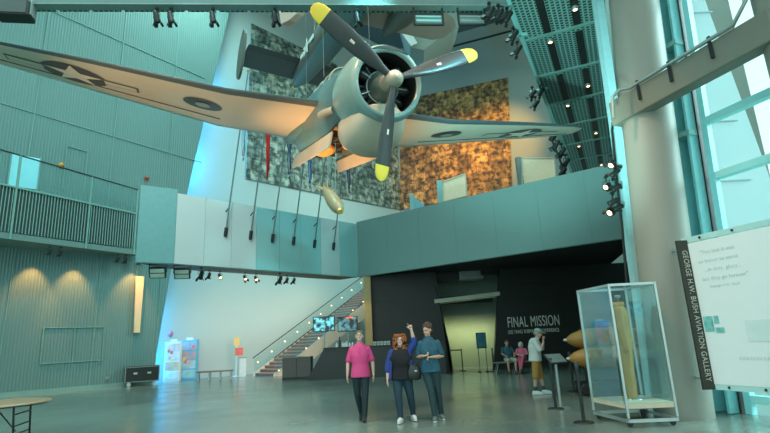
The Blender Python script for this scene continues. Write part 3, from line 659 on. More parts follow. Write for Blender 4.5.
# ================================================================== PROPS
# flagpoles
m_pole = mat('flagpole_metal', (.16, .24, .24), .3, .6)
bases = [(225, 234), (250, 237), (272, 240), (293, 242.5), (314, 245.5), (333, 248)]
fcol = [('pale_blue_flag', (.25, .55, .75), (.75, .8, .8)), ('red_flag', (.65, .02, .02), (.45, .01, .02)), ('navy_flag', (.03, .12, .22), (.7, .72, .7)), ('blue_flag', (.04, .2, .55), (.6, .65, .7)), ('aqua_flag', (.35, .65, .65), (.6, .72, .7)), ('dark_blue_flag', (.03, .1, .3), (.45, .3, .15))]
order = ['leftmost', 'second from left', 'third from left', 'fourth from left', 'fifth from left', 'rightmost']
fdesc = ['pale blue and white flag hanging from the leftmost angled pole', 'bright red flag hanging furled from its angled pole', 'navy flag with white hanging from the third angled pole', 'royal blue flag hanging beneath the open bomb bay door', 'pale aqua furled flag on the fifth angled pole', 'dark blue flag on the rightmost angled pole']
wnrm = V((.719, -.695, 0)); wdir = (FB-FA).normalized()
for i, (x, y) in enumerate(bases):
    p = onP(x, y, FA, FB)+wnrm*.04; LP = 6.6
    d = (wnrm*math.cos(math.radians(77))+V((0, 0, 1))*math.sin(math.radians(77))).normalized()
    t = empty('flagpole', p, 0, 'thin angled flagpole, %s of the six along the white balcony' % order[i], 'flagpole', 'flagpoles on the white balcony')
    b = MB(); b.tube([(0, 0, 0), d*LP], [.035, .022], 8); b.build('pole', m_pole, t)
    b = MB(); b.ell(d*(LP+.05), (.06, .06, .06), 10, 6); b.build('finial', mat('finial_brass', (.6, .45, .15), .3, .7), t)
    b = MB(); b.lathe([(.06, -.12), (.07, 0), (.07, .25)], (0, 0, 0), d, 10); b.build('foot_socket', m_dark, t)
    b = MB(); c = d*1.05; b.tube([c, V((0, 0, c.z-.12))-wnrm*.02], .025, 6); b.build('stay', m_dark, t)
    m = mat(fcol[i][0], fcol[i][1], .8, var=.25, scale=3); m2 = mat(fcol[i][0]+'_stripe', fcol[i][2], .8)
    # gathered cloth hanging straight down from the upper pole
    b = MB(); s_top = 5.9; s_bot = 3.9; n = 10; rs = []
    hang = [2.1, 2.6, 2.4, 2.6, 2.2, 2.4][i]
    a_, b_ = d*s_top, d*4.9
    for k in range(9):
        f = k/8; row = []
        for j in range(14):
            g = j/13; top = a_.lerp(b_, g); z = top.z-(hang+.5-g*.5)*f; wob = .07*math.sin(j*1.9+k*.5)*(1-.3*f); squeeze = 1-.5*f
            row.append(V((a_.x+(top.x-a_.x)*squeeze*1.0+.02, a_.y+(top.y-a_.y)*squeeze, z))+wdir*wob-wnrm*(.05*f))
        rs.append(row)
    b.rings(rs, closed=False, cap=False)
    for q_ in range(len(b.f)):
        if (q_ % 13) in (3, 4, 8, 9): b.m[q_] = 1
    o = b.build('flag', [m, m2], loc=p); sm = o.modifiers.new('s', 'SOLIDIFY'); sm.thickness = .015
    tag(o, fdesc[i], 'flag', 'flags on the angled poles')
# spotlights
def spotlight(p, aim, label, group, lit=False, sz=1., name='spotlight'):
    sz *= .68; t = empty(name, p, 0, label, 'spotlight', group); d = (V(aim)-V(p)).normalized(); r = .13*sz
    b = MB(); b.tube([(0, 0, .36*sz), (0, 0, .2*sz)], .025*sz, 6); b.box((0, 0, .38*sz), (.12*sz, .12*sz, .07*sz)); b.build('clamp', m_dark, t)
    b = MB(); sd = d.cross(V((0, 0, 1))).normalized()
    b.tube([sd*r*1.15, sd*r*1.15+V((0, 0, .2*sz)), -sd*r*1.15+V((0, 0, .2*sz)), -sd*r*1.15], .015*sz, 6); b.build('yoke', m_dark, t)
    b = MB(); b.lathe([(r*.5, -.24*sz), (r*.75, -.2*sz), (r*.8, 0), (r, .14*sz), (r, .2*sz), (r*.93, .2*sz), (r*.8, .12*sz)], (0, 0, 0), d, 14); b.build('body', m_dark, t)
    b = MB(); b.lathe([(r*.88, .13*sz), (r*.5, .16*sz), (.01, .17*sz)], (0, 0, 0), d, 14); b.build('lens', m_lampon if lit else m_lampoff, t)
    if abs(d.z) < 2 and random.random() < .7:
        b = MB(); u = d.orthogonal().normalized(); w = d.cross(u)
        for q in (u, -u, w):
            b.prism([d*.2*sz+q*r+u.cross(q)*0-d.cross(q)*r*.7, d*.2*sz+q*r+d.cross(q)*r*.7, d*.34*sz+q*r*1.5+d.cross(q)*r*.6, d*.34*sz+q*r*1.5-d.cross(q)*r*.6], q*.008)
        b.build('barn_door', m_dark, t)
    return t
gd0 = lambda x, off=.0: onP(x, 9, g0, g1)
for x, lab in ((157, 'black spotlight on the top girder, leftmost of the left pair'), (171, 'black spotlight on the top girder, right one of the left pair'), (213, 'lone black spotlight on the top girder above the blue wall edge'), (275, 'black spotlight on the girder left of the raised propeller blade'), (357, 'black spotlight on the girder right of the raised propeller blade')):
    p = onP(x, 11, g0, g1); spotlight(V((p.x, p.y, ZS-.45)), (p.x+1, p.y+3, 3), lab, 'spotlights on the top girder', sz=1.15)
for k, (x, y) in enumerate(((490, 12), (499, 14), (508, 17), (514, 36), (518, 50), (533, 94), (536, 104), (541, 92))):
    p = onZ(x, y, ZS-.45); spotlight(p, (p.x-3, p.y+2, 8), 'black spotlight number set along the left edge of the perforated soffit' if 0 else ['black spotlight hung near the girder and soffit corner, leftmost of three', 'black spotlight hung near the girder and soffit corner, middle of three', 'black spotlight hung near the girder and soffit corner, rightmost of three', 'spotlight on the soffit edge bracket, upper of the two below the corner', 'spotlight on the soffit edge bracket, lower of the two below the corner', 'spotlight in middle cluster of soffit edge, leftmost', 'spotlight in middle cluster of soffit edge, lowest', 'spotlight in middle cluster of soffit edge, rightmost'][k], 'spotlights along the soffit edge', sz=1.25)
b = MB()
ea = onZ(484, 6, ZS-.1); eb = onZ(512, 6, ZS-.1)
p = onZ(512, 22, ZS-.1); b.bar(onZ(509, 8, ZS-.1), onZ(567, 152, ZS-.1), .1, .1); b.bar(onZ(509, 36, ZS-.1), onZ(527, 34, ZS-.1), .1, .1); b.bar(onZ(530, 92, ZS-.1), onZ(548, 88, ZS-.1), .1, .1)
tag(b.build('lighting_rail', m_steel), 'pale steel lighting rail along the left edge of the perforated soffit', 'rail')
for k, (x, y) in enumerate(((553, 137), (556, 145), (562, 152), (566, 163), (563, 172))):
    p = onZ(x, y, 11.6); p = onY(x, y, 25.5); spotlight(p, (p.x-2, p.y+3, p.z-3), ['dark spotlight beyond the far wing tip, topmost of its cluster', 'dark spotlight beyond the far wing tip, second of its cluster', 'dark spotlight beyond the far wing tip, middle of its cluster', 'lit spotlight beyond the far wing tip, above the balcony corner', 'dark spotlight just above the grey balcony edge'][k], 'spotlights beyond the wing tip', lit=(k == 3), sz=1.7)
b = MB(); b.tube([onY(548, 130, 25.5), onY(567, 178, 25.5)], .06, 8); b.tube([onY(567, 178, 25.5), V((onY(567, 178, 25.5).x, 25.5, 5.1))], .06, 8); tag(b.build('lighting_pole', m_dark), 'slanted dark lighting pole beyond the far wing tip', 'pole')
# spotlights on the slim column
for k, (x, y, lit) in enumerate(((612, 164, 1), (615, 173, 0), (607, 186, 1), (616, 188, 0), (613, 202, 0), (618, 208, 0), (611, 212, 1))):
    d_ = ray(x, y); d0_ = V((pp.x, pp.y, 0)); tt_ = (pp.y-.25)/d_.y; p = V((d_.x*tt_, d_.y*tt_, EYE+d_.z*tt_))
    spotlight(p, (p.x-4, p.y-3, 2) if lit else (p.x-3, p.y+1, 3), ['lit spotlight at the top of the slim column cluster', 'dark spotlight right below the top lit one on slim column', 'lit spotlight sticking out left halfway down slim column cluster', 'dark spotlight against the slim column, halfway down the cluster', 'dark square spotlight on the slim column, third lowest', 'dark spotlight touching the slim column near cluster bottom', 'lit spotlight lowest on the slim column cluster'][k], 'spotlights on the slim column', lit=bool(lit), sz=.85)
b = MB(); py_ = pp.y-.2
b.tube([onY(616, 100, py_), onY(612, 130, py_), onY(618, 190, py_), onY(622, 225, py_), onY(627, 285, py_)], .03, 6)
for y in (165, 186, 209): b.tube([onY(608, y, py_), onY(622, y+2, py_)], .03, 6)
tag(b.build('lamp_bracket', m_dark), 'dark bracket pipe and cable up the slim column', 'bracket')
# under balcony lights: left fascia
bl_items = [(205, 270, 1, 0), (213, 269, 0, 0), (224, 270, 0, 1), (249, 272, 0, 1), (260, 273, 0, 1), (284, 272, 1, 0), (291, 274, 0, 0), (298, 275, 0, 0)]
labs = ['long dark spotlight under the balcony, nearest the two floodlights', 'small dark spotlight under the balcony beside a long one', 'small bright white spotlight under the balcony', 'warm lit spotlight under the balcony, left of a pair', 'warm lit spotlight under the balcony, right of a pair', 'dark spotlight under the balcony, left of a trio', 'dark spotlight under the balcony, middle of a trio', 'dark spotlight under the balcony, right of a trio']
for k, (x, y, big, lit) in enumerate(bl_items):
    p = onP(x, y, FA, FB)-wnrm*.3; p = V((p.x, p.y, 4.28)); spotlight(p, (p.x-1.5, p.y+2, 1.5) if not lit else (p.x+1.0, p.y-1.2, 2.8), labs[k], 'spotlights under the white balcony', lit=bool(lit), sz=1.1 if big else .8)
for k, (x, y) in enumerate(((155, 268), (180, 269))):
    p = onP(x, y, FL, FA) if k == 0 else onP(x, y, FA, FB); p = V((p.x-.05, p.y+.35, 4.3))
    t = empty('floodlight', p, .2, ['square framed floodlight under balcony end, left one at the wall', 'square framed floodlight under the balcony, right one on blue wall'][k], 'floodlight', 'framed floodlights under the balcony')
    R = Euler((.5, 0, 0)).to_matrix()
    b = MB(); b.box((0, 0, 0), (.56, .12, .40), R); b.build('housing', m_dark, t, bevel=.01)
    for s in (-1, 1):
        b = MB(); b.box(R @ V((0, -.07, s*.09)), (.48, .03, .14), R); b.build('lens', mat('flood_lens', (.35, .5, .42), .15), t)
    b = MB(); b.bar((-.3, 0, 0), (-.3, 0, .3), .03, .03); b.bar((.3, 0, 0), (.3, 0, .3), .03, .03); b.bar((-.3, 0, .3), (.3, 0, .3), .03, .03); b.build('bracket', m_dark, t)
# mezzanine underside lights
for k, (x, y, lit) in enumerate(((57, 249, 1), (47, 240, 0), (115, 259, 0), (123, 259, 1), (137, 263, 1))):
    p = onP(x, y, MA, MBp); p = V((p.x, p.y+.25, 6.0)); spotlight(p, (p.x-1.2, p.y+.6, 2.5), ['lit spotlight under the mesh mezzanine, nearest the left edge', 'small spotlight just left of the lit one under the mezzanine', 'black spotlight box under the mezzanine, near its right end', 'lit spotlight beside the black box under the mezzanine', 'small lit spotlight at the right end of the mezzanine'][k], 'spotlights under the mezzanine', lit=bool(lit), sz=.9 if lit else .8)
# wing stand-alone wall beacon, alarm dots
for k, (x, y, c, lab) in enumerate(((61, 165, (.9, .4, .05), 'small orange alarm light on corrugated wall above the railing'), (146.5, 178, (.45, .12, .08), 'small dark red alarm on corrugated wall by the balcony end'))):
    ps = s_on(x, y, WA, WB); b = MB(); b.lathe([(.11, 0), (.11, .05), (.07, .12), (.01, .14)], (0, 0, 0), (0, -1, 0), 14); b.box((0, 0, -.12), (.18, .06, .1)); o = b.build('alarm_light', mat('alarm_%d' % k, c, .4)); 
    o.location = V((*WA, 0))+V((math.cos(ang)*ps[0]+.02*math.sin(ang), math.sin(ang)*ps[0]-.02*math.cos(ang), ps[1])); o.rotation_euler = (0, 0, ang); tag(o, lab, 'alarm')
# fire alarm on blue wall
p = onP(170.5, 334, BA, BB); b = MB(); b.lathe([(.14, 0), (.14, .05), (.05, .09)], (0, 0, 0), W, 14); tag(b.build('fire_alarm', mat('alarm_red', (.5, .12, .15), .4), loc=p), 'small round red alarm high on blue-lit wall above display racks', 'alarm')
# loudspeaker cluster top left
p = onP(18, 10, g0, g1); t = empty('loudspeaker', V((p.x, p.y-.1, ZS-.32)), .15, 'large black loudspeaker box hung from girder, top left corner', 'loudspeaker')
b = MB(); b.box((0, 0, 0), (.95, .5, .5)); b.build('cabinet', m_dark, t, bevel=.03)
b = MB(); b.box((0, -.26, 0), (.86, .03, .40)); b.build('grille', mat('speaker_grille', (.07, .085, .08), .7), t)
b = MB()
for s in (-.5, .5): b.box((s, 0, .1), (.04, .3, .55))
b.build('bracket', m_grey, t)
# framed theatrical boxes under the girder to the right
for k, (xa, xb, ya, yb) in enumerate(((414, 443, 11, 25), (458, 485, 9, 22))):
    p = onP((xa+xb)/2, (ya+yb)/2, g0, g1); wq = onP(xb, ya, g0, g1).x-onP(xa, ya, g0, g1).x
    t = empty('cable_tray' if 0 else 'floodlight', V((p.x, p.y, ZS-.5)), .1, ['wide framed floodlight with teal lens bars under the girder', 'wide open framed floodlight under the girder beside the spotlights'][k], 'floodlight', 'wide floodlights under the top girder')
    b = MB()
    for z in (-.2, .2): b.bar((-wq/2, 0, z), (wq/2, 0, z), .05, .06)
    for x in (-wq/2, wq/2): b.bar((x, 0, -.2), (x, 0, .45), .05, .05)
    b.build('frame', m_dark, t)
    b = MB(); b.box((0, .03, .0), (wq*.9, .05, .34)); b.build('lens', mat('tray_lens_%d' % k, (.14, .24, .22), .3), t)
    b = MB(); b.box((0, -.0, -.06), (wq*.86, .06, .07)); b.box((0, 0, .09), (wq*.86, .06, .05)); b.build('lens_bar', m_steel if k == 0 else m_grey, t)
# white display screens above the grey balcony
def dscreen(Yd, pts, label, tilt):
    q = [onY(x, y, Yd) for x, y in pts]; c = sum(q, V())/4
    t = empty('display_board', V((c.x, Yd, 5.05)), 0, label, 'display board', 'tall white boards above the balcony')
    q = [V((v.x-c.x, 0, v.z-5.05)) for v in q]
    b = MB(); b.prism(q, (0, .08, 0)); b.build('board', mat('board_ivory', (.78, .72, .52), .5, emit=(.9, .8, .5), es=.12), t)
    b = MB()
    for i in range(4): b.bar(q[i]+V((0, -.02, 0)), q[(i+1) % 4]+V((0, -.02, 0)), .06, .1, up=(0, 1, 0))
    b.build('frame', mat('board_frame', (.62, .62, .5), .5), t)
    b = MB(); x = q[0].x-.2; b.box((x, .1, (q[0].z+q[3].z)/2), (.28, .25, abs(q[0].z-q[3].z)+.2)); b.build('side_case', m_steel if tilt else m_grey, t)
    b = MB()
    for x in (q[0].x+.1, q[1].x-.1): b.box((x, .1, (q[3].z)/2), (.1, .1, q[3].z+.3))
    b.build('leg', m_dark, t)
dscreen(27, [(443, 182), (465, 174), (467, 196), (443, 202)], 'small ivory board with slanted top above the balcony, left one', 1)
dscreen(27, [(522, 158.5), (554, 158), (556, 183), (522, 186)], 'wide ivory board above the balcony, right one below wing tip', 0)
t = empty('wedge_panel', onY(412, 214, 26), 0, 'small blue triangular panel poking above the balcony corner', 'panel'); c = V(t.location)
b = MB(); b.prism([onY(413, 196, 26)-c, onY(424, 205, 26)-c, onY(424, 214, 26)-c, onY(413, 214, 26)-c], (0, .08, 0)); b.build('board', mat('wedge_blue', (.25, .62, .72), .4), t)
b = MB(); b.bar(onY(411.5, 194, 26)-c, V((0, 0, 5.05-c.z)), .2, .2); b.build('post', m_steel, t)
# ------------------------------------------------ stairs
SB = V((-7.6, 29.4, 0)); NS = 29; RI, TR, SW = .178, .30, 1.95
t = empty('staircase', SB, math.atan2(U.y, U.x), 'long warm-lit staircase climbing to the right beside the pale wall', 'staircase')   # local x = up-run, local -y = width
m_step = mat('tread_brown', (.42, .20, .10), .5); m_str = mat('stringer_cream', (.62, .60, .48), .5); m_sl = mat('step_glow', (1, .7, .4), .4, emit=(1, .6, .28), es=2.5)
for k in range(NS):
    b = MB(); b.box((k*TR+.17, -SW/2, (k+1)*RI-.03), (TR+.04, SW, .06)); b.box((k*TR+.02, -SW/2, (k+.5)*RI), (.03, SW, RI), mi=1); b.build('step', [m_step, mat('riser_dark', (.10, .075, .06), .6) if k == 0 else bpy.data.materials['riser_dark']], t)
for y in (.04, -SW-.04):
    b = MB(); b.prism([(-.1, y-.04, 0), (1.1, y-.04, 0), (NS*TR+.2, y-.04, NS*RI-.85), (NS*TR+.2, y-.04, NS*RI+.05), (-.1, y-.04, .12)], (0, .08, 0)); b.build('stringer', m_str, t)
b = MB(); b.box((NS*TR+1.6, -SW/2-.2, NS*RI-.12), (3.0, SW+.5, .25)); b.build('landing', m_str, t)
b = MB(); b.prism([(.5, -SW+.1, .02), (NS*TR, -SW+.1, NS*RI-.55), (NS*TR, -.1, NS*RI-.55), (.5, -.1, .02)], (0, 0, -.02)); b.build('soffit_panel', m_str, t)
for y in (.1, -SW-.1):
    b = MB(); b.tube([(-.1, y, .95), (NS*TR, y, NS*RI+.95), (NS*TR+3, y, NS*RI+.95)], .03, 8); b.build('handrail', m_dark, t)
    b = MB(); b.prism([(0, y, .1), (NS*TR, y, NS*RI+.1), (NS*TR, y, NS*RI+.9), (0, y, .9)], (0, .012, 0)); b.build('glass_balustrade', m_glass, t)
for k in range(0, NS, 3):
    b = MB(); b.ell((k*TR+.2, .06, (k+1)*RI+.55), (.045, .03, .045), 8, 6); b.build('rail_light', m_sl, t)
    b = MB(); b.ell((k*TR+.2, -SW-.05, (k+1)*RI+.1), (.05, .04, .05), 8, 6); b.build('rail_light', m_sl, t)
for z, xx in ((0, 7.0),):
    b = MB(); b.box((xx, -SW/2, (xx/TR*RI-.6)/2), (.25, .25, xx/TR*RI-.6)); b.build('support_post', m_str, t)
# ------------------------------------------------ information counter
def fx(x, Y): return onY(x, 372, Y).x
t = empty('service_counter', (0, 23.6, 0), 0, 'long black slanted-end service counter behind the walking visitors', 'counter')
xl, xr = fx(308, 23.6), fx(446, 23.6)
b = MB(); b.prism([(xl, -.35, 0), (xr, -.35, 0), (xr, -.35, 1.3), (xl+.75, -.35, 1.3)], (0, .7, 0)); b.build('front_panel', mat('counter_black', (.018, .022, .02), .3), t)
b = MB(); b.box(((xl+xr)/2+.4, 0, 1.33), (xr-xl-.7, .85, .06)); b.build('worktop', m_dark, t)
xs = fx(284, 24.6)
t = empty('low_cabinet', (xs, 24.6, 0), 0, 'lower brown-grey cabinet at the left end of the counter', 'cabinet'); w = fx(312, 24.6)-xs
b = MB(); b.box((w/2, 0, .5), (w, .8, 1.0)); b.build('body', mat('cabinet_taupe', (.10, .085, .075), .5), t, bevel=.01)
b = MB(); b.box((w/2, -.41, .5), (.02, .02, .9)); b.box((w/2, -.41, .08), (w, .02, .1)); b.build('door_gap', m_dark, t)
for k, x in enumerate((337, 340, 343, 345, 347, 350, 353)):
    p = onY(x, 350, 23.55); b = MB(); h = (.22, .42, .24, .2, .26, .18, .2)[k]; b.lathe([(.05, 0), (.055, h*.6), (.025, h*.75), (.025, h)], (0, 0, 0), n=10); b.lathe([(.03, h), (.03, h+.03)], (0, 0, 0), n=8, mi=1)
    o = b.build('bottle', [mat('dark_bottle', (.03, .03, .03), .2) if k == 1 else m_white, m_dark], loc=(p.x, 23.5, 1.36)); tag(o, 'tall dark bottle standing on the black counter' if k == 1 else 'small pale bottle in the row on the black counter, left of pink shirt', 'bottle', 'bottles on the counter')
for k, x in enumerate((375, 378.5, 382, 385.5, 389)):
    p = onY(x, 350, 23.55); b = MB(); b.box((0, 0, .08), (.12, .1, .16)); b.box((0, -.055, .08), (.09, .01, .1), mi=1)
    o = b.build('leaflet_box', [m_white, m_grey], loc=(p.x, 23.5, 1.36)); tag(o, 'small white leaflet box on the counter between pink shirt and woman', 'box', 'white boxes on the counter')
for k, (x0_, x1_, lab) in enumerate(((313, 335, 'wall screen showing cyan figures above the counter, left one'), (337.5, 358, 'dark screen with red caption above the counter, right one'))):
    Yd = 23.9; a, c = onY(x0_, 317, Yd), onY(x1_, 331, Yd); w, h = c.x-a.x, a.z-c.z
    t = empty('display_screen', ((a.x+c.x)/2, Yd, 1.36), 0, lab, 'screen', 'screens above the counter'); zc = (a.z+c.z)/2-1.36
    b = MB(); b.box((0, 0, zc), (w, .08, h)); b.build('bezel', m_dark, t, bevel=.01)
    b = MB(); b.box((0, -.045, zc), (w-.07, .01, h-.07)); b.build('picture', screenmat('screen_%d' % k, (.01, .03, .04) if k == 0 else (.005, .012, .015), (.2, .8, .9) if k == 0 else (.1, .3, .33), 1.0, 5 if k == 0 else 4), t)
    b = MB(); b.bar((0, .06, 0), (0, .06, zc+h/2), .06, .06); b.build('pole', m_grey, t)
    if k: b = MB(); b.box((.1, -.055, zc+h*.42), (w*.35, .012, .06)); b.build('red_caption', mat('caption_red', (.8, .1, .05), .4, emit=(1, .12, .05), es=1.2), t)
# ------------------------------------------------ kiosk racks, bench, signs at the back
def rack(xp, yb, wpx, topy, label, cols, seed):
    g = onZ(xp, yb); dist = g.length; w = wpx*dist/FPX*.98
    h = EYE+(ray(xp, topy).z*g.y/ray(xp, topy).y)
    t = empty('display_rack', g, math.radians(8), label, 'display rack', 'display racks by the blue-lit wall')
    b = MB(); b.box((0, .18, h/2), (w, .36, h)); b.build('case', m_white if seed == 1 else mat('rack_blue', (.12, .45, .65), .4), t, bevel=.02)
    rnd = random.Random(seed); n = 4
    for i in range(n):
        z0 = h*(.06+i*.23); b = MB(); b.box((0, -.012, z0+h*.1), (w*.86, .025, h*.2)); b.build('poster', mat('rack_poster_%d%d' % (seed, i), cols[i], .5, var=.45, scale=4), t)
    for i in range(5):
        b = MB(); x, z = rnd.uniform(-.3, .3)*w, rnd.uniform(.35, .85)*h; b.box((x, -.03, z), (w*.16, .012, w*.2)); b.build('leaflet', mat('leaflet_%d%d' % (seed, i), rnd.choice([(.8, .2, .15), (.85, .65, .15), (.15, .4, .8), (.8, .3, .5), (.9, .9, .9)]), .5), t)
    b = MB(); b.box((0, .18, h+.06), (w*.4, .1, .14)); b.build('header', m_white, t)
rack(171, 382, 14, 342, 'slim white leaflet rack against blue-lit wall, left one', [(.55, .7, .75), (.5, .45, .3), (.6, .65, .65), (.7, .6, .62)], 1)
rack(187.5, 380.5, 15, 340, 'colourful blue-framed poster rack, right one', [(.3, .6, .7), (.35, .6, .65), (.45, .35, .4), (.35, .5, .7)], 2)
a, c = onZ(196, 381), onZ(232, 379); t = empty('bench', a, math.atan2((c-a).y, (c-a).x), 'low dark slim bench against the pale wall between racks and sign', 'bench'); l = (c-a).length
b = MB(); b.box((l/2, .2, .42), (l, .38, .07)); b.build('seat', mat('bench_brown', (.16, .11, .08), .5), t)
for x in (.08, l*.35, l*.65, l-.08):
    b = MB(); b.box((x, .2, .2), (.06, .34, .4)); b.build('leg', m_grey, t)
p = onZ(236, 376.5); t = empty('sign_stand', p, .3, 'slim stand with orange and red notices beside the white podium', 'sign')
b = MB(); b.lathe([(.2, 0), (.2, .03), (.04, .05)], (0, 0, 0)); b.build('base', m_white, t)
b = MB(); b.tube([(0, 0, .04), (0, 0, 1.9)], .05, 8); b.build('pole', m_white, t)
b = MB(); b.box((-.0, -.07, 1.9), (.3, .03, .45)); tag(b.build('notice_board', mat('orange_notice', (.85, .5, .15), .5, var=.3, scale=8), t), 'orange notice on top')
b = MB(); b.box((.14, -.09, 1.35), (.42, .03, .42)); tag(b.build('notice_board', mat('red_notice', (.75, .12, .08), .5, var=.2, scale=8), t), 'red notice in the middle')
p = onZ(242.5, 376.5); t = empty('podium', p, .3, 'small white podium between the red notice and the stairs', 'podium')
b = MB(); b.box((0, 0, .5), (.36, .36, 1.0)); b.build('body', mat('podium_white', (.62, .72, .72), .4), t, bevel=.015); b = MB(); b.box((0, -.02, 1.02), (.42, .42, .04)); b.build('top', m_grey, t)
# ------------------------------------------------ black rolling crate by the left wall
a, c = onZ(127, 387), onZ(158, 383.5)
a = V((-12.55, 24.85, 0)); t = empty('rolling_crate', a, math.radians(30), 'black rolling equipment crate by the corrugated wall', 'crate')
w, dd = 1.5, .7
b = MB(); b.box((w/2, dd/2, .56), (w, dd, .72)); b.build('case', mat('crate_black', (.02, .024, .022), .5), t, bevel=.02)
b = MB(); b.box((w/2, -.01, .88), (w, .02, .03)); b.box((w/2, -.01, .22), (w, .02, .03)); 
for x in (.02, w-.02): b.box((x, -.012, .56), (.04, .02, .7))
b.build('edge_strip', m_grey, t)
for x in (.2, w-.2):
    for y in (.12, dd-.12):
        b = MB(); b.lathe([(.09, -.03), (.1, 0), (.09, .03)], (x, y, .1), (0, 1, 0), 12); b.box((x, y, .17), (.1, .08, .05)); b.build('caster', m_alu, t)
b = MB(); b.box((.45, -.02, .6), (.16, .02, .08)); b.box((1.05, -.02, .6), (.16, .02, .08)); b.build('latch', m_alu, t)
# wall outlet plate
ps = s_on(107, 378, WA, WB); b = MB(); b.box((0, -.02, 0), (.16, .03, .14)); b.box((0, -.04, 0), (.08, .02, .06)); o = b.build('outlet_plate', m_alu); o.location = V((*WA, 0))+V((math.cos(ang)*ps[0], math.sin(ang)*ps[0], ps[1])); o.rotation_euler = (0, 0, ang); tag(o, 'small pale outlet plate low on the corrugated wall', 'outlet')
# ------------------------------------------------ round table bottom left
tc_ = onZ(-6, 405, .74); q = onZ(46, 400.5, .74); rad = .9
tcx = q.x-rad*.98; tcy = q.y-.1
t = empty('round_table', (tcx, tcy, 0), .3, 'round tan folding table at the left edge near the camera', 'table')
b = MB(); b.lathe([(rad-.01, .715), (rad, .72), (rad, .74), (rad-.01, .745)], (0, 0, 0), n=48); b.build('tabletop', mat('table_tan', (.52, .34, .20), .35, var=.12, scale=5), t)
b = MB(); b.lathe([(rad-.06, .69), (rad-.06, .715)], (0, 0, 0), n=40); b.build('apron', m_dark, t)
for s in (-1, 1):
    b = MB(); x = s*.45
    b.tube([(x, -.42, .70), (x+s*.05, -.4, .02), (x+s*.05, -.3, .015)], .018, 8); b.tube([(x, .42, .70), (x+s*.05, .4, .02), (x+s*.05, .3, .015)], .018, 8)
    for z in (.2, .35, .55): b.tube([(x+.02*s, -.4, z), (x+.02*s, .4, z)], .013, 6)
    b.build('leg_frame', m_dark, t)
    b = MB(); b.tube([(x, -.2, .25), (s*.1, -.2, .68)], .012, 6); b.build('brace', m_dark, t)
# ------------------------------------------------ glass display case with flight suit
F_, L_, R_c = onZ(630, 428), onZ(596, 418.5), onZ(679, 426)
ex = (R_c-F_); wx_ = ex.length; ey = (L_-F_); ex.normalize(); eyl = ey.length; ey = V((-ex.y, ex.x, 0)); dy = 1.0
t = empty('display_case', F_, math.atan2(ex.y, ex.x)+0.0, 'tall glass display case on casters holding an olive flight suit', 'display case')
sk = ey
# local axes: x along the front right edge, y inwards
D_ = L_-F_; lx, ly = D_.dot(ex), D_.dot(ey)
K = [V((0, 0, 0)), V((wx_, 0, 0)), V((wx_+lx*.4, ly, 0)), V((lx*.4-.12, ly, 0))]
H = 2.24
for i, k in enumerate(K):
    b = MB(); b.box((k.x, k.y, (H+.1)/2+.03), (.035, .035, H-.12)); b.build('corner_post', m_alu, t)
for z in (.1, H):
    b = MB()
    for i in range(4): b.bar(K[i]+V((0, 0, z)), K[(i+1) % 4]+V((0, 0, z)), .035, .04 if z > 1 else .05)
    b.build('rail_frame', m_alu, t)
for i in range(4):
    a, c = K[i], K[(i+1) % 4]; nn = (c-a).normalized().cross(V((0, 0, 1)))*.006
    b = MB(); b.prism([a+V((0, 0, .36)), c+V((0, 0, .36)), c+V((0, 0, H)), a+V((0, 0, H))], nn); b.build('glass_panel', m_caseg, t)
b = MB(); b.prism([k+V((0, 0, H)) for k in K], (0, 0, .01)); b.build('glass_top', m_caseg, t)
b = MB(); b.prism([k*.98+V((.005, .005, .28)) for k in K], (0, 0, .08)); tag(b.build('base_tray', mat('tray_birch', (.70, .58, .42), .5), t), 'pale wooden base tray')
for k in K:
    c = k.lerp(sum(K, V())/4, .12); b = MB(); b.lathe([(.045, -.015), (.05, 0), (.045, .015)], (c.x, c.y, .05), (0, 1, 0), 12); b.box((c.x, c.y, .1), (.05, .05, .04)); b.build('caster', m_dark, t)
cc = sum(K, V())/4+V((.0, -.02, .36)); mat4 = t
# flight suit: own thing inside the case
w_c = Matrix.Rotation(math.atan2(ex.y, ex.x), 3, 'Z') @ cc + F_
fs = empty('flight_suit', w_c, 1.05, 'olive-brown one-piece flight suit standing on a form in the glass case', 'flight suit')
m_suit = mat('suit_olive', (.42, .23, .06), .75, var=.25, scale=7, bump=.5)
def ring(c, rx, ry, n=24, f=0.0, ph=0): return [V((c[0]+rx*(1+f*math.sin(5*2*PI*j/n+ph))*math.cos(2*PI*j/n), c[1]+ry*(1+f*math.sin(5*2*PI*j/n+ph))*math.sin(2*PI*j/n), c[2])) for j in range(n)]
b = MB(); b.rings([ring((0, 0, z), rx, ry, 24, .03, z*9) for z, rx, ry in ((.80, .17, .13), (.95, .185, .14), (1.15, .18, .13), (1.35, .21, .14), (1.48, .19, .12), (1.54, .10, .08), (1.58, .085, .075))]); 
for s in (-1, 1):
    b.rings([ring((s*x, y, z), r, r*.95, 16, .06, z*12+s) for z, x, y, r in ((.02, .09, 0, .075), (.2, .095, 0, .085), (.45, .095, .0, .09), (.7, .09, 0, .105), (.86, .08, 0, .11))])
    b.tube([(s*.19, 0, 1.47), (s*.245, -.01, 1.2), (s*.25, -.03, .98), (s*.245, -.05, .82)], [.075, .07, .062, .05], 14, ball=True)
bo = b.build('suit_body', m_suit, fs); rm = bo.modifiers.new('r', 'REMESH'); rm.mode = 'VOXEL'; rm.voxel_size = .014; rm.use_smooth_shade = True
b = MB(); b.bar((0, -.145, .85), (0, -.14, 1.5), .012, .01); b.build('zip', m_alu, fs)
b = MB(); b.lathe([(.1, 1.56), (.09, 1.62), (.075, 1.62), (.085, 1.55)], (0, 0, 0), n=18); b.build('collar', m_suit, fs)
b = MB(); b.lathe([(.16, -.005), (.16, .015), (.02, .02), (.02, 1.68), (.05, 1.7), (.05, 1.74)], (0, 0, 0), n=14); b.build('stand', m_alu, fs)
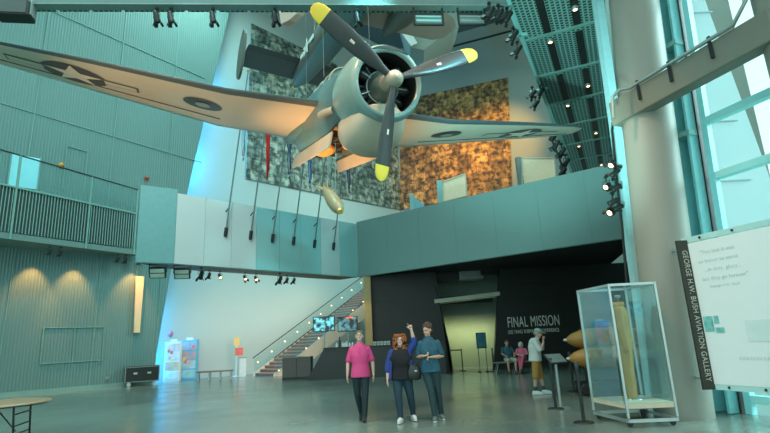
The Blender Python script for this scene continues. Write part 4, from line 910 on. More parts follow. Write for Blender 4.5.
# ------------------------------------------------ two bombs on a trolley beyond the case
m_bomb = mat('ordnance_ochre', (.36, .18, .035), .4, var=.2, scale=3)
for k, (xn, yn, Yd, r, lab) in enumerate(((566, 340, 13.3, .26, 'upper ochre bomb lying nose left behind the display case'), (569, 358.5, 13.0, .25, 'lower ochre bomb lying nose left behind the display case'))):
    p = onY(xn, yn, Yd); dr = V((.99, -.12, 0)).normalized(); t = empty('bomb', p, 0, lab, 'bomb', 'ochre bombs on the trolley')
    b = MB(); b.lathe([(.02, .0), (.08, .04), (.16, .16), (.22, .34), (r, .6), (r, 1.15), (r*.8, 1.5), (r*.4, 1.9)], (0, 0, 0), dr, 24); b.build('body', m_bomb, t)
    b = MB(); b.lathe([(.025, -.06), (.045, 0), (.04, .06)], (0, 0, 0), dr, 10); b.build('nose_fuze', m_alu, t)
    if k == 0: b = MB(); b.lathe([(r+.004, .72), (r+.004, .80)], (0, 0, 0), dr, 24, cap=False); b.build('band', mat('band_red', (.6, .12, .08), .5), t)
    for q in range(4):
        b = MB(); qd = Matrix.Rotation(q*PI/2+.78, 3, dr) @ V((0, 0, 1)); b.prism([dr*1.45+qd*.1, dr*1.95+qd*.05, dr*2.05+qd*.3, dr*1.7+qd*.3], dr.cross(qd)*.01); b.build('fin', m_bomb, t)
p = onY(569, 358.5, 13.0); zb_ = p.z
t = empty('bomb_trolley', (p.x+.9, 13.15, 0), -.12, 'dark steel trolley with wheels carrying two ochre bombs', 'trolley')
b = MB(); b.box((0, 0, .28), (1.5, .5, .06)); b.build('deck', m_dark, t)
for x in (-.4, .4):
    b = MB(); b.box((x, 0, (zb_-.24+.3)/2), (.08, .4, zb_-.24-.3)); b.box((x, .22, .95), (.07, .05, 1.3)); b.box((x, .1, (onY(566, 340, 13.3).z-.27)), (.07, .4, .05)); b.build('cradle', m_dark, t)
for x in (-.55, .55):
    for y in (-.28, .28):
        b = MB(); b.lathe([(.13, -.04), (.15, -.02), (.15, .02), (.13, .04)], (x, y, .15), (0, 1, 0), 16); b.build('wheel', m_dark, t)
# ------------------------------------------------ stanchions and small lectern
def stanchion(p, label, h=1.0, group='belt stanchions'):
    t = empty('belt_stanchion', p, 0, label, 'stanchion', group)
    b = MB(); b.lathe([(.17, 0), (.17, .015), (.12, .03), (.03, .04)], (0, 0, 0), n=24); b.build('base', m_dark, t)
    b = MB(); b.tube([(0, 0, .03), (0, 0, h-.08)], .028, 12); b.build('post', m_dark, t)
    b = MB(); b.lathe([(.033, h-.1), (.036, h-.08), (.036, h), (.03, h+.01)], (0, 0, 0), n=16); b.build('belt_head', mat('belt_head', (.05, .05, .05), .3), t); return t
stanchion(onZ(556, 409), 'black stanchion just right of the white-shirted man')
stanchion(onZ(584, 423), 'nearest black stanchion beside the display case')
stanchion(onZ(574, 392), 'black stanchion half hidden under the ochre bombs')
s1_ = onZ(463, 371); stanchion(s1_, 'black stanchion in front of the lit doorway, right of the walking man', 1.0, 'far belt stanchions')
s2_ = onZ(448, 372)+V((0, 0, 0)); s3_ = onZ(388+20, 371.5)
stanchion(s3_, 'black stanchion hidden behind the woman and man', 1.0, 'far belt stanchions')
s4_ = onZ(494, 371.5); stanchion(s4_, 'black stanchion near the corner of the black title wall', 1.0, 'far belt stanchions')
b = MB()
for a, c in ((s3_, s1_),): b.bar(a+V((0, 0, .95)), c+V((0, 0, .95)), .01, .05)
tag(b.build('belt', m_dark), 'retractable black belt strung between the far stanchions', 'belt')
p = onZ(561, 408); t = empty('reading_lectern', p, .35, 'low slanted reader panel on a silver post before the bombs', 'lectern')
b = MB(); b.lathe([(.2, 0), (.2, .015), (.03, .03)], (0, 0, 0), n=24); b.build('base', m_grey, t)
b = MB(); b.tube([(0, 0, .02), (0, 0, .93)], .03, 10); b.build('post', m_alu, t)
R = Euler((-.65, 0, 0)).to_matrix().inverted(); b = MB(); b.box((0, -.02, .98), (.42, .3, .03), R); b.build('panel', m_dark, t, bevel=.005)
b = MB(); b.box(V((0, -.02, .98))+R @ V((0, 0, .018)), (.38, .26, .006), R); b.build('panel_print', mat('reader_print', (.12, .16, .16), .4, var=.4, scale=10), t)
# standing sign in the doorway
p = onZ(484, 372); t = empty('poster_stand', p, .1, 'small blue poster stand in the lit doorway', 'sign')
b = MB(); b.box((0, 0, 1.35), (.44, .05, .68)); b.build('poster_frame', m_dark, t); b = MB(); b.box((0, -.03, 1.35), (.38, .01, .6)); b.build('poster', mat('poster_blue', (.04, .16, .22), .4, var=.5, scale=5), t)
for x in (-.17, .17):
    b = MB(); b.tube([(x, 0, 1.02), (x, -.0, .02)], .015, 6); b.box((x, 0, .015), (.05, .4, .03)); b.build('leg', m_dark, t)
# bench with the seated pair
a, c = onZ(493, 373.5), onZ(541, 372.5); Yb = (a.y+c.y)/2
t = empty('seat_bench', (a.x, Yb, 0), 0, 'thin grey bench along the black title wall under the seated pair', 'bench'); l = c.x-a.x
b = MB(); b.box((l/2, 0, .44), (l, .42, .04)); b.build('seat', m_grey, t)
for x in (.15, l*.5, l-.15):
    b = MB(); b.tube([(x-.12, -.18, 0), (x, -.15, .42), (x, .15, .42), (x-.12, .18, 0)], .018, 6); b.build('leg', m_grey, t)
# ------------------------------------------------ gallery sign on the right
SC = 8.5/8.0
a = onY(675.5, 241, 8.5); e_ = onY(687.5, 238, 8.5); z_t, z_b = a.z, onY(699.5, 390, 8.5).z
sg = empty('gallery_sign', (a.x, 8.5, z_b), 0, 'tall white gallery sign with dark vertical title strip by the columns', 'sign')
hS = z_t-z_b; wS = .2
b = MB(); b.box((wS/2, 0, hS/2), (wS, .05, hS)); tag(b.build('title_strip', mat('strip_brown', (.032, .03, .022), .45), sg), 'dark brown vertical strip')
o = text_mesh('GEORGE H.W. BUSH AVIATION GALLERY', .13, mat('strip_lettering', (.5, .5, .4), .5), 'strip_lettering', sg, .003)
bbx = [V(q) for q in o.bound_box]; L0 = max(q.x for q in bbx)-min(q.x for q in bbx); H0 = max(q.y for q in bbx)-min(q.y for q in bbx)
o.matrix_local = Matrix.Translation((.062, -.03, hS-.17)) @ Matrix(((0, 1, 0), (0, 0, -1), (-1, 0, 0))).to_4x4() @ Matrix.Diagonal(((hS-.3)/L0, .085/H0, 1, 1))
pdv = V((.36, -.933, 0)).normalized(); PLn = 2.3
pa = math.atan2(pdv.y, pdv.x)
pan = empty('panel_assembly', (wS, 0, 0), pa); pan.parent = sg; bpy.data.objects.remove(pan)
def pan_pt(s, z, off=0): nrm_ = V((pdv.y, -pdv.x, 0)); nrm_ = nrm_ if nrm_.x < 0 else -nrm_; return V((wS, 0, 0))+pdv*s+nrm_*off+V((0, 0, z))
b = MB(); b.prism([pan_pt(0, .08), pan_pt(PLn, .08), pan_pt(PLn, hS-.06), pan_pt(0, hS-.06)], V((pdv.y, -pdv.x, 0))*.03); b.build('white_panel', mat('sign_white', (.78, .82, .82), .4, var=.02), sg)
for z in (hS, .04):
    b = MB(); b.bar(pan_pt(-.1, z), pan_pt(PLn, z), .05, .09); b.build('frame_rail', mat('sign_rail_paint', (.45, .68, .66), .4), sg)
for s in (.25, .8, 1.4, 2.0):
    for z in (hS-.0, .04):
        b = MB(); nv = (pan_pt(0, 0, 1)-pan_pt(0, 0, 0)); b.lathe([(.02, 0), (.02, .012), (.01, .018)], pan_pt(s, z, .03), nv, 10); b.build('bolt', m_dark, sg)
b = MB()
for z in (hS-.1, .15): b.bar((wS/2, .02, z), (wS/2+.1, .62, z), .04, .04)
b.build('mounting_bracket', m_alu, sg)
# quotation and small print (on the panel face)
nvec = (pan_pt(0, 0, 1)-pan_pt(0, 0, 0)); Mtx = Matrix((pdv, V((0, 0, 1)), nvec)).transposed().to_4x4()
mt = mat('quote_grey', (.52, .66, .64), .6)
for i, (tx, s, z, sz) in enumerate((('"Too bad it was', .20, .885, .085), ('an honor to serve', .15, .825, .085), ('...in duty, glory...', .22, .765, .085), ('but they go forever"', .16, .705, .085), ('George H.W. Bush', .26, .655, .06), ('AVIATION GALLERY', .50, .19, .07))):
    o = text_mesh(tx, sz, mt, 'quotation_line', sg, .001); o.matrix_local = Matrix.Translation(pan_pt(s, z*hS, .034)) @ Mtx
b = MB()
for s0, s1, z0, z1 in ((.04, .20, .37, .47), (.22, .30, .42, .47), (.22, .36, .36, .395)):
    b.prism([pan_pt(s0, z0*hS, .033), pan_pt(s1, z0*hS, .033), pan_pt(s1, z1*hS, .033), pan_pt(s0, z1*hS, .033)], nvec*.003)
b.build('printed_photo', mat('print_teal', (.18, .5, .48), .5, var=.6, scale=14), sg)
b = MB(); b.prism([pan_pt(.7, .30*hS, .033), pan_pt(1.2, .30*hS, .033), pan_pt(1.2, .43*hS, .033), pan_pt(.7, .43*hS, .033)], nvec*.002); b.build('printed_block', mat('print_pale', (.66, .76, .75), .5), sg)
# ================================================================== PEOPLE
m_skin = mat('skin', (.58, .34, .24), .5, var=.05); m_skin2 = mat('skin_fair', (.64, .42, .33), .5, var=.05)
m_eye = mat('eye_dark', (.04, .03, .025), .3); m_lip = mat('lip', (.45, .16, .13), .5)
def oval(c, rx, ry, n=20, R=None):
    o = []
    for j in range(n):
        a = 2*PI*j/n; v = V((rx*math.copysign(abs(math.cos(a))**.85, math.cos(a)), ry*math.sin(a), 0)); o.append(V(c)+(R @ v if R else v))
    return o
def remesh(o, vs, smooth=3):
    r = o.modifiers.new('r', 'REMESH'); r.mode = 'VOXEL'; r.voxel_size = vs; r.use_smooth_shade = True
    if smooth: s = o.modifiers.new('s', 'SMOOTH'); s.factor = .5; s.iterations = smooth
    bake(o); return o
def person(loc, rz, label, P, group=None, name='person'):
    """P: joints (metres, person faces -y, +x is picture right) and looks"""
    t = empty(name, loc, rz, label, 'person', group); sk = P.get('skin', m_skin)
    hip, chest, neck, head = V(P['hip']), V(P['chest']), V(P['neck']), V(P['head'])
    tw = P.get('w', 1.0); HR = Euler(P.get('look', (0, 0, 0))).to_matrix()
    mid = hip.lerp(chest, .45)
    def torso(b, g, z_lo=None):
        ax = (chest-hip).normalized(); q = V((0, 0, 1)).rotation_difference(ax).to_matrix()
        yaw = Matrix.Rotation(P.get('yaw', 0), 3, 'Z'); q = q @ yaw
        S_ = [(hip-ax*.09, .125, .085), (hip, .165*tw, .11*tw), (mid, .14*tw, .10*tw), (mid.lerp(chest, .55), .155*tw, .112*tw), (chest, .175*tw, .112*tw), (chest+ax*.10, .155*tw, .092*tw), (chest+ax*.175, .10, .075), (neck+ax*.01, .055, .055)]
        if z_lo: S_ = [(hip-ax*z_lo, .172*tw, .118*tw)]+S_[1:]
        b.rings([oval(c, rx+g, ry+g, 22, q) for c, rx, ry in S_])
    def limb(b, pts, rad, g): b.tube([V(p) for p in pts], [r+g for r in rad], 14, ball=True)
    def mids(p0, p1, p2): p0, p1, p2 = V(p0), V(p1), V(p2); return [p0, p0.lerp(p1, .5), p1, p1.lerp(p2, .35), p2]
    b = MB(); torso(b, 0)
    b.tube([neck-V((0, 0, .05)), head-V((0, -.01, .06))], [.058, .052], 14, ball=True)
    # head: cranium, jaw, nose, ears, brow
    b.ell(head+HR @ V((0, .012, .03)), (.076, .092, .088), 18, 12, HR)
    b.ell(head+HR @ V((0, -.018, -.035)), (.060, .070, .082), 16, 10, HR)
    b.ell(head+HR @ V((0, -.045, -.085)), (.034, .034, .028), 12, 8, HR)
    b.ell(head+HR @ V((0, -.100, -.015)), (.012, .020, .022), 10, 8, HR)
    b.ell(head+HR @ V((0, -.078, .028)), (.048, .016, .011), 10, 8, HR)
    for s in (-1, 1): b.ell(head+HR @ V((s*.078, .005, -.005)), (.012, .020, .032), 10, 8, HR)
    hands = []
    for s in ('L', 'R'):
        sh, el, wr = V(P['sh'+s]), V(P['el'+s]), V(P['wr'+s]); f = P.get('fat', 1.0)
        limb(b, mids(sh, el, wr), [.038*f, .041*f, .037*f, .037*f, .026], 0)
        d = V(P.get('hd'+s, wr-el)).normalized(); side = V(P.get('pn'+s, (0, 1, 0))); side = (side-d*side.dot(d)).normalized(); fl = d.cross(side)
        # palm: flat across 'fl', thin across 'side'
        rs = []
        for k, w_, h_ in ((0, .026, .02), (.03, .036, .017), (.065, .042, .015), (.088, .040, .012)):
            rs.append([wr+d*k+fl*w_*math.cos(2*PI*j/12)+side*h_*math.sin(2*PI*j/12) for j in range(12)])
        b.rings(rs)
        pose = P.get('hand'+s, 'relaxed')
        for k, ln in enumerate((.068, .078, .073, .058)):
            base = wr+d*.078+fl*(-.030+.020*k); curl = .25+.06*k
            if pose == 'point': curl = .03 if k == P.get('pointfinger', 0) else 1.5
            if pose == 'grip': curl = 1.1
            p_ = [base]; a = 0
            for seg in (.45, .32, .23):
                a += curl*.75; p_.append(p_[-1]+(d*math.cos(a)+side*math.sin(a))*ln*seg)
            b.tube(p_, [.0098, .0095, .009, .0082], 8, ball=True)
        th0 = wr+d*.028-fl*.026; b.tube([th0, th0+(d*.6-fl*.6+side*.35)*.036, th0+(d*1.0-fl*.65+side*.5)*.062], [.013, .0115, .0095], 8, ball=True)
        hands.append(wr)
        hp, kn, an = V(P['hp'+s]), V(P['kn'+s]), V(P['an'+s]); toe = V(P['toe'+s])
        limb(b, [hp, hp.lerp(kn, .4), kn, kn.lerp(an, .35), an], [.085*f, .075*f, .052*f, .052*f, .034], 0)
        heel = an+V((0, 0, -.03)); b.tube([heel, an.lerp(toe, .6)+V((0, 0, -.02)), toe], [.036, .036, .026], 10, ball=True)
    body = remesh(b.build('body', sk, t), .0095, 2)
    b = MB()
    for s in (-1, 1): b.ell(head+HR @ V((s*.030, -.080, .006)), (.012, .008, .006), 8, 6, HR)
    if not P.get('noeyes'): b.build('eyes', m_eye, t)
    b = MB(); b.ell(head+HR @ V((0, -.083, -.055)), (.022, .008, .007), 8, 6, HR); b.build('mouth', m_lip, t)
    # ---- trousers
    b = MB(); q_end = P.get('leg_end', 1.0)
    ax = (chest-hip).normalized(); q = V((0, 0, 1)).rotation_difference(ax).to_matrix()
    b.rings([oval(c, rx, ry, 22, q) for c, rx, ry in ((hip-ax*.11, .11, .09), (hip-ax*.03, .172*tw, .122*tw), (hip+ax*.06, .158*tw, .115*tw), (hip+ax*.09, .15*tw, .11*tw))])
    f = P.get('fat', 1.0); lw = P.get('leg_w', 1.0)
    for s in ('L', 'R'):
        hp, kn, an = V(P['hp'+s]), V(P['kn'+s]), V(P['an'+s])
        if q_end >= 1: limb(b, [hp, hp.lerp(kn, .4), kn, kn.lerp(an, .4), an+V((0, 0, .0))], [.098*f, .086*f, .066*f*lw, .062*f*lw, .052*lw], 0)
        else: limb(b, [hp, hp.lerp(kn, .5), hp.lerp(kn, q_end*1.25)], [.10*f, .095*f, .088*f], 0)
    remesh(b.build('trousers' if q_end >= 1 else 'shorts', P['pants'], t), .013, 2)
    # ---- shoes
    for s in ('L', 'R'):
        an, toe = V(P['an'+s]), V(P['toe'+s]); d = (toe-an); d.z = 0; d.normalize()
        b = MB(); c0 = an-V((0, 0, .045))-d*.025
        b.tube([c0+V((0, 0, .0)), an.lerp(toe, .5)+V((0, 0, -.018)), toe+V((0, 0, .0))], [.047, .046, .034], 12, ball=True); b.tube([an+V((0, 0, .02)), an-V((0, 0, .04))], [.043, .048], 12)
        sh_ = remesh(b.build('shoe', P['shoes'], t), .012, 1)
        zmin = min(v.co.z for v in sh_.data.vertices)
        b = MB(); n_ = d.cross(V((0, 0, 1))); e0, e1 = an-d*.07, toe+d*.035; e0.z = e1.z = min(an.z-.09, toe.z-.035)
        b.prism([e0+n_*.03, e0.lerp(e1, .6)+n_*.042, e1+n_*.02, e1-n_*.02, e0.lerp(e1, .6)-n_*.042, e0-n_*.03], (0, 0, .02)); b.build('sole', P.get('sole', m_dark), sh_)
        if P.get('socks'):
            b = MB(); kn = V(P['kn'+s]); b.tube([an, an.lerp(kn, P.get('sock_h', .3))], [.042, .05], 14); b.build('sock', P['socks'], t)
    # ---- shirt
    b = MB(); torso(b, .017+P.get('loose', 0), P.get('hem', .04)); se_ = P.get('sleeve', .6)
    for s in ('L', 'R'):
        sh, el, wr = V(P['sh'+s]), V(P['el'+s]), V(P['wr'+s])
        if se_ <= 1: limb(b, [sh-V((0, 0, .004)), sh.lerp(el, se_*.5), sh.lerp(el, se_)], [.058*f, .056*f, .056*f], P.get('loose', 0)*.4)
    remesh(b.build('shirt', P['shirt'], t), .013, 2)
    if P.get('collar'):
        b = MB(); b.lathe([(.075, -.03), (.068, .03), (.078, -.02)], neck+V((0, .0, .0)), (0, -.15, 1), 18); b.build('collar', P['collar'], t)
        b = MB(); b.box(V((chest.x, chest.y-.135*tw, chest.z+.06)), (.03, .012, .14)); b.build('button_placket', P['collar'], t)
    hr = P.get('hair')
    if hr:
        kind, hm = hr; b = MB()
        if kind == 'short':
            b.ell(head+HR @ V((0, .016, .052)), (.083, .094, .084), 16, 10, HR); b.ell(head+HR @ V((0, .055, -.005)), (.074, .06, .065), 14, 8, HR)
        elif kind == 'thick':
            rnd = random.Random(3)
            b.ell(head+HR @ V((0, .03, .06)), (.090, .098, .088), 16, 10, HR); b.ell(head+HR @ V((0, .055, .0)), (.082, .066, .075), 14, 8, HR)
            for k in range(46):
                a, e_ = rnd.uniform(0, 2*PI), rnd.uniform(.1, 1.5); b.ell(head+HR @ V((.085*math.cos(a)*math.cos(e_), .03+.092*math.sin(a)*math.cos(e_), .065+.085*math.sin(e_))), (.02, .02, .018), 8, 6)
        elif kind == 'curly':
            rnd = random.Random(5)
            b.ell(head+HR @ V((0, .035, .035)), (.105, .10, .095), 16, 10, HR)
            for k in range(150):
                a, z = rnd.uniform(-.35*PI, 1.35*PI), rnd.uniform(-.17, .12); w_ = .125-.35*max(0, z-.03)-.1*max(0, -.1-z)
                if z > .08: a = rnd.uniform(0, 2*PI)
                b.ell(head+V((w_*math.cos(a), .02+w_*.85*math.sin(a), z)), (.024, .024, .022), 8, 6)
        elif kind == 'bob':
            b.ell(head+HR @ V((0, .025, .03)), (.10, .10, .10), 16, 10, HR)
            for s in (-1, 1): b.ell(head+HR @ V((s*.075, .02, -.03)), (.03, .06, .07), 10, 8, HR)
        remesh(b.build('hair', hm, t), .009, 1)
    return t
G = lambda x, y: onZ(x, y)
stand = dict(hip=(0, 0, .93), chest=(0, -.01, 1.26), neck=(0, -.01, 1.48), head=(0, -.03, 1.62),
    shL=(.165, 0, 1.38), elL=(.235, .01, 1.13), wrL=(.245, -.04, .88), shR=(-.165, 0, 1.38), elR=(-.235, .01, 1.13), wrR=(-.245, -.04, .88),
    hpL=(.09, 0, .89), knL=(.10, -.01, .49), anL=(.10, .02, .10), toeL=(.11, -.13, .045), hpR=(-.09, 0, .89), knR=(-.10, -.01, .49), anR=(-.10, .02, .10), toeR=(-.11, -.13, .045))
m_jean = mat('dark_jeans', (.010, .026, .032), .75, var=.25, scale=9, bump=.2); m_jean2 = mat('blue_jeans', (.010, .038, .058), .75, var=.25, scale=9, bump=.2); m_jean3 = mat('slate_trousers', (.014, .044, .052), .75, var=.2, scale=9)
m_pink = mat('pink_polo', (.78, .07, .24), .7, var=.1, scale=5, bump=.2)
# man in pink polo
P = dict(stand, look=(-.30, 0, .05), head=(.0, -.005, 1.63), skin=m_skin2, shirt=m_pink, pants=m_jean, shoes=mat('black_shoes', (.03, .035, .035), .4), hair=('short', mat('grey_brown_hair', (.20, .14, .10), .8)), collar=m_pink,
    hpL=(.085, 0, .89), knL=(.085, -.10, .50), anL=(.06, -.15, .11), toeL=(.06, -.30, .05), knR=(-.075, .02, .50), anR=(-.02, .20, .13), toeR=(-.03, .06, .04), sleeve=.85, hem=.10, loose=.012,
    elL=(.25, .02, 1.13), wrL=(.265, -.02, .87), elR=(-.25, .02, 1.13), wrR=(-.265, -.02, .87), handL='relaxed', pnL=(-1, 0, 0), pnR=(1, 0, 0), leg_w=1.05)
person(G(362, 421)+V((0, .05, 0)), 0, 'man in bright pink polo and dark jeans, gazing upward', P)
# woman pointing up
m_card = mat('cobalt_cardigan', (.02, .05, .24), .8, var=.15, scale=7, bump=.2); m_blk = mat('black_top', (.006, .006, .009), .8)
k_ = .95
P = dict(stand, skin=m_skin2, shirt=m_blk, pants=m_jean2, shoes=mat('white_shoes', (.65, .68, .66), .5), sole=m_white, hair=('curly', mat('copper_hair', (.28, .08, .02), .7, var=.4, scale=20, bump=.5)), fat=1.12, w=1.15, look=(-.15, .05, 0),
    hip=(0, 0, .86), chest=(0, -.01, 1.16), neck=(0, -.01, 1.37), head=(0, -.03, 1.505), shL=(.165, 0, 1.28), elL=(.285, -.05, 1.46), wrL=(.235, -.10, 1.70), hdL=(-.25, -.05, 1), handL='point', pointfinger=0, pnL=(0, -1, 0),
    shR=(-.165, 0, 1.28), elR=(-.25, .0, 1.04), wrR=(-.275, -.05, .80), pnR=(1, 0, 0), hpL=(.095, 0, .83), knL=(.15, .0, .47), anL=(.19, .10, .12), toeL=(.22, -.03, .05), hpR=(-.09, 0, .83), knR=(-.08, -.09, .46), anR=(-.06, -.11, .10), toeR=(-.10, -.24, .045), sleeve=.5, hem=.08, loose=.012)
wo_ = person(G(404, 422), 0, 'woman with curly copper hair in blue cardigan pointing upward', P)
# open cardigan: sleeves, back and two front edges
b = MB(); f = 1.12
for s in ('L', 'R'):
    sh, el, wr = V(P['sh'+s]), V(P['el'+s]), V(P['wr'+s]); e_ = wr if s == 'L' else el.lerp(wr, .35)
    e_ = el.lerp(wr, .25) if s == 'L' else e_
    b.tube([sh, sh.lerp(el, .5), el, e_], [.066, .063, .058, .052], 14, ball=True)
for zz in range(9):
    pass
rs = []
for k in range(10):
    z = 1.33-.062*k; w_ = .205+.012*k*.5; row = []
    for j in range(15):
        a = math.radians(-38+256*j/14); row.append(V((w_*math.cos(a), .0+(.145+.003*k)*math.sin(a), z)))
    rs.append(row)
b.rings(rs, closed=False, cap=False)
o = b.build('cardigan', m_card, wo_); sm = o.modifiers.new('s', 'SOLIDIFY'); sm.thickness = .02; sm.offset = 0
# handbag (held by the woman): its own thing
hb = empty('handbag', V(wo_.location)+V((.25, -.10, .76)), .35, 'black leather handbag hanging at the pointing woman\'s side', 'handbag')
m_bag = mat('bag_leather', (.015, .02, .02), .35)
b = MB(); b.rings([oval((0, 0, z), rx, ry, 20) for z, rx, ry in ((0, .10, .045), (.03, .135, .06), (.14, .14, .065), (.24, .10, .04), (.27, .08, .025))]); b.build('bag_body', m_bag, hb)
b = MB(); b.tube([(-.08, 0, .25), (-.10, .04, .38), (-.07, .08, .50), (-.05, .12, .535)], .012, 8); b.tube([(.08, 0, .25), (.03, .04, .38), (-.03, .08, .50), (-.05, .12, .535)], .012, 8); b.build('strap', m_bag, hb)
b = MB(); b.box((0, -.066, .17), (.05, .01, .03)); b.build('clasp', m_alu, hb)
# tall man
m_navy = mat('patterned_teal_polo', (.02, .095, .14), .75, var=.6, scale=26)
P = dict(stand, skin=m_skin, shirt=m_navy, pants=m_jean3, shoes=mat('grey_trainers', (.12, .16, .16), .5), sole=m_white, hair=('thick', mat('dark_brown_hair', (.09, .05, .03), .7, bump=.4)), look=(.20, 0, -.75),
    hip=(0, 0, .98), chest=(-.01, -.01, 1.31), neck=(-.015, -.015, 1.54), head=(-.02, -.045, 1.675), shL=(.165, 0, 1.435), elL=(.25, .02, 1.17), wrL=(.03, -.20, 1.17), hdL=(-1, -.2, 0), shR=(-.17, 0, 1.435), elR=(-.235, .03, 1.18), wrR=(-.13, -.20, 1.20), hdR=(1, -.25, .1), pnL=(0, 0, -1), pnR=(0, 0, 1), handL='grip', handR='grip',
    hpL=(.09, 0, .94), knL=(.12, .03, .52), anL=(.15, .12, .11), toeL=(.18, -.01, .045), hpR=(-.09, 0, .94), knR=(-.02, -.06, .53), anR=(.02, -.08, .10), toeR=(.0, -.22, .045), sleeve=.8, hem=.09, collar=m_navy, loose=.006)
person(G(434, 421), .0, 'tall dark-haired man in patterned teal polo with hands clasped', P)
# visitor with cap, seen from the side (faces right / away)
m_ws = mat('white_shirt', (.62, .68, .64), .8, var=.08, scale=4, bump=.2)
P = dict(stand, skin=m_skin, shirt=m_ws, pants=mat('mustard_shorts', (.40, .22, .05), .8), shoes=mat('pale_trainers', (.6, .74, .75), .5), sole=m_white, leg_end=.85, socks=mat('dark_socks', (.05, .08, .08), .8), sock_h=.28, hair=('short', mat('grey_hair', (.3, .3, .27), .8)),
    hip=(0, .02, .88), chest=(0, .0, 1.19), neck=(0, -.06, 1.40), head=(0, -.12, 1.52), look=(.25, 0, 0), shL=(.19, -.02, 1.33), elL=(.22, -.17, 1.10), wrL=(.07, -.23, 1.34), shR=(-.19, -.02, 1.33), elR=(-.22, -.17, 1.08), wrR=(-.06, -.25, 1.30), hdL=(-.3, .1, 1), hdR=(.3, .1, 1), handL='grip', handR='grip', pnL=(0, -1, 0), pnR=(0, -1, 0),
    hpL=(.09, 0, .84), knL=(.10, -.04, .47), anL=(.10, -.10, .10), toeL=(.11, -.25, .045), hpR=(-.09, 0, .84), knR=(-.10, .04, .47), anR=(-.10, .10, .10), toeR=(-.11, -.05, .045), sleeve=.85, hem=.05, loose=.025, w=1.08)
wm = person(G(540, 394.5), 1.15, 'man in cap, white shirt and mustard shorts, hand at face', P)
b = MB(); HR = Euler((.25, 0, 0)).to_matrix(); hd = V((0, -.12, 1.52)); b.ell(hd+HR @ V((0, .008, .065)), (.092, .104, .075), 18, 10, HR); b.ell(hd+HR @ V((0, -.13, .045)), (.07, .085, .012), 14, 6, HR); b.build('cap', mat('cap_grey_teal', (.25, .36, .35), .8), wm)
# seated pair
def seated(loc, rz, label, extra):
    P = dict(stand, hip=(0, .02, .55), chest=(0, .05, .86), neck=(0, .04, 1.07), head=(0, 0, 1.21), shL=(.18, .04, 1.0), elL=(.26, -.04, .78), wrL=(.19, -.24, .72), shR=(-.18, .04, 1.0), elR=(-.26, -.04, .78), wrR=(-.19, -.24, .72),
        hpL=(.09, 0, .54), knL=(.16, -.42, .53), anL=(.14, -.40, .11), toeL=(.16, -.55, .045), hpR=(-.09, 0, .54), knR=(-.16, -.42, .53), anR=(-.14, -.38, .11), toeR=(-.18, -.53, .045), pnL=(0, 0, -1), pnR=(0, 0, -1))
    P.update(extra); return person(loc, rz, label, P)
seated(V((onY(509.5, 372, Yb).x, Yb-.02, 0)), .1, 'seated man in dark teal shirt and khaki shorts on the bench', dict(skin=m_skin, shirt=mat('deep_teal_shirt', (.03, .10, .13), .8), pants=mat('khaki_shorts', (.45, .43, .33), .8), leg_end=.8, shoes=mat('brown_shoes', (.14, .10, .07), .5), hair=('short', mat('brown_hair', (.12, .07, .04), .8)), sleeve=.8, w=1.08))
seated(V((onY(523.5, 372, Yb).x, Yb-.02, 0)), -.15, 'seated white-haired woman in pink patterned outfit on the bench', dict(skin=m_skin2, shirt=mat('pink_pattern_top', (.75, .14, .25), .8, var=.5, scale=20), pants=mat('pink_pattern_trousers', (.70, .12, .22), .8, var=.5, scale=20), shoes=mat('tan_shoes', (.4, .3, .2), .5), hair=('bob', mat('white_hair', (.6, .62, .58), .8)), sleeve=1.0, hem=.06,
    hip=(0, .02, .54), chest=(0, .03, .80), neck=(0, .02, .98), head=(0, -.02, 1.10), shL=(.16, .02, .92), shR=(-.16, .02, .92), elL=(.22, -.08, .74), elR=(-.22, -.08, .74), wrL=(.05, -.26, .72), wrR=(-.05, -.28, .70), knL=(-.02, -.42, .60), anL=(-.12, -.50, .24), toeL=(-.18, -.62, .16)))
# ================================================================== LIGHT
w = bpy.data.worlds.new('world'); S.world = w; w.use_nodes = True; bg = w.node_tree.nodes['Background']
bg.inputs['Color'].default_value = (.70, 1.0, .99, 1); bg.inputs['Strength'].default_value = 1.25
WARM = (1, .55, .22); CY = (.25, .9, 1.0); TL = (.55, 1, .93)
# unseen overhead fill lamps added to brighten the hall
for x, y, z, e, c in ((-6, 10, 24, 1500, TL), (4, 16, 24, 900, TL), (-8, 24, 25, 1100, TL)):
    l = lamp('AREA', 'overhead_fill', (x, y, z), e, c, (x, y, 0), size=3.0)
# warm wash on lower corrugated wall from the mezzanine spots
for px_, py_ in ((33, 262), (74, 266), (132, 270)):
    s = s_on(px_, py_, WA, WB); A3 = V((*WA, 0)); dW = V((math.cos(ang), math.sin(ang), 0)); nW = V((math.sin(ang), -math.cos(ang), 0))
    p = A3+dW*s[0]+nW*.75+V((0, 0, 6.2)); q = A3+dW*s[0]+nW*.1+V((0, 0, 4.0)); lamp('SPOT', 'wall_washer', p, 480, (1, .36, .10), q, .03, 62, .7)
# blue-cyan LED wash from the gap behind the slanted wall edge
g = A3+dW*(se[1][0])+V((0, 0, 0))
for z, e in ((1.0, 260), (3.4, 260), (9.0, 500), (12.5, 1100), (17, 1300)):
    p = V((-12.0, 27.5, z)); p = A3+dW*(s_on(151, 382, WA, WB)[0]-.6+z*.13)-nW*1.05+V((0, 0, z)); lamp('POINT', 'led_blue', p, e*1.5, (.03, .45, 1.0), size=.2)
# cyan wash over the balcony and flagpoles
lamp('SPOT', 'cyan_wash', (1, 12, 13), 1500, CY, (-4.5, 21.5, 6.5), .3, 38, .8)
lamp('SPOT', 'white_wash', (-5, 11, 13), 1400, (.9, 1, 1), (-7, 18.8, 6.0), .3, 40, .8)
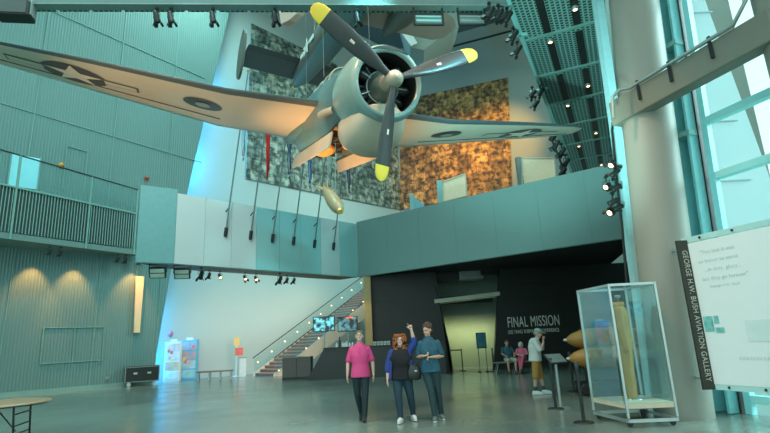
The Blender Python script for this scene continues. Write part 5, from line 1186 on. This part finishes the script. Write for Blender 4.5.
# warm wall light on orange mural
for tx, e in ((5.5, 9000), (9.3, 9000)):
    lamp('SPOT', 'mural_spot', (tx+1, 27, 20.5), e*1.1, (1, .52, .14), (tx, 39.5, 16.0), .3, 40, .9)
lamp('SPOT', 'mural_spot_cool', (-3, 24, 23), 4500, (.7, 1, .9), (-4, 36, 16), .3, 50, .9)
# warm light under bay/wing: added spots with no fixtures, aimed at the aircraft
lamp('SPOT', 'aircraft_uplight', (-7.0, 5.0, 1.0), 2000, (1, .52, .25), (-4.0, 10.8, 6.6), .2, 50, .8)
lamp('SPOT', 'aircraft_uplight', (-4.0, 12, .8), 2000, (1, .5, .2), (-1.6, 12.4, 6), .2, 42, .8)
lamp('SPOT', 'aircraft_uplight', (1.5, 5.5, 1.0), 5500, (.5, 1, .95), (4, 13, 6.8), .2, 45, .8)
lamp('SPOT', 'column_spot', (.5, 7.5, 9), 700, (1, .58, .32), (4.7, 9.4, 3.0), .2, 50, .8)
lamp('SPOT', 'bay_fill', (-2.2, 9.6, 1.2), 1100, (1, .5, .18), (-1.2, 12.3, 6.2), .1, 26, .6)  # added from below, stands in for orange light within the bay
lamp('SPOT', 'aircraft_key_warm', (-4.5, 4.5, 11.3), 1800, (1, .5, .22), (-.6, 9.8, 6.6), .2, 30, .8)
lamp('SPOT', 'aircraft_key_cyan', (5.2, 4.5, 10.5), 900, (.2, .85, 1), (.6, 8.8, 6.3), .2, 30, .8)
sn = bpy.data.lights.new('daylight', 'SUN'); sn.energy = 5; sn.color = (.62, 1, 1); sn.angle = math.radians(35)
so = bpy.data.objects.new('daylight', sn); COL.objects.link(so); so.rotation_euler = V((-1, .05, -.55)).to_track_quat('-Z', 'Y').to_euler()
# doorway glow, stairs glow, back wall warm
lamp('AREA', 'doorway_lamp', (4.0, 26.9, 2.0), 38, (1, .9, .42), (4.0, 28.2, .3), size=(3, .4))
lamp('SPOT', 'backwall_washer', (-4.5, 23.5, 4.3), 1000, (1, .62, .45), (-8.0, 30.5, .8), .1, 85, .9)
lamp('SPOT', 'stair_washer', (-1.5, 31.0, 8.5), 900, (1, .6, .35), (-4, 33, 2.5), .1, 80, .9)
lamp('SPOT', 'pillar_spot', (-1.8, 22.6, 4.2), 60, (1, .7, .3), (-1.2, 24.5, 2.4), .05, 50, .8)
lamp('SPOT', 'plaza_fill', (1, 6, 11), 1700, (1, .74, .55), (0, 11, 1), .3, 40, .9)  # unseen warm spot added over the floor and visitors
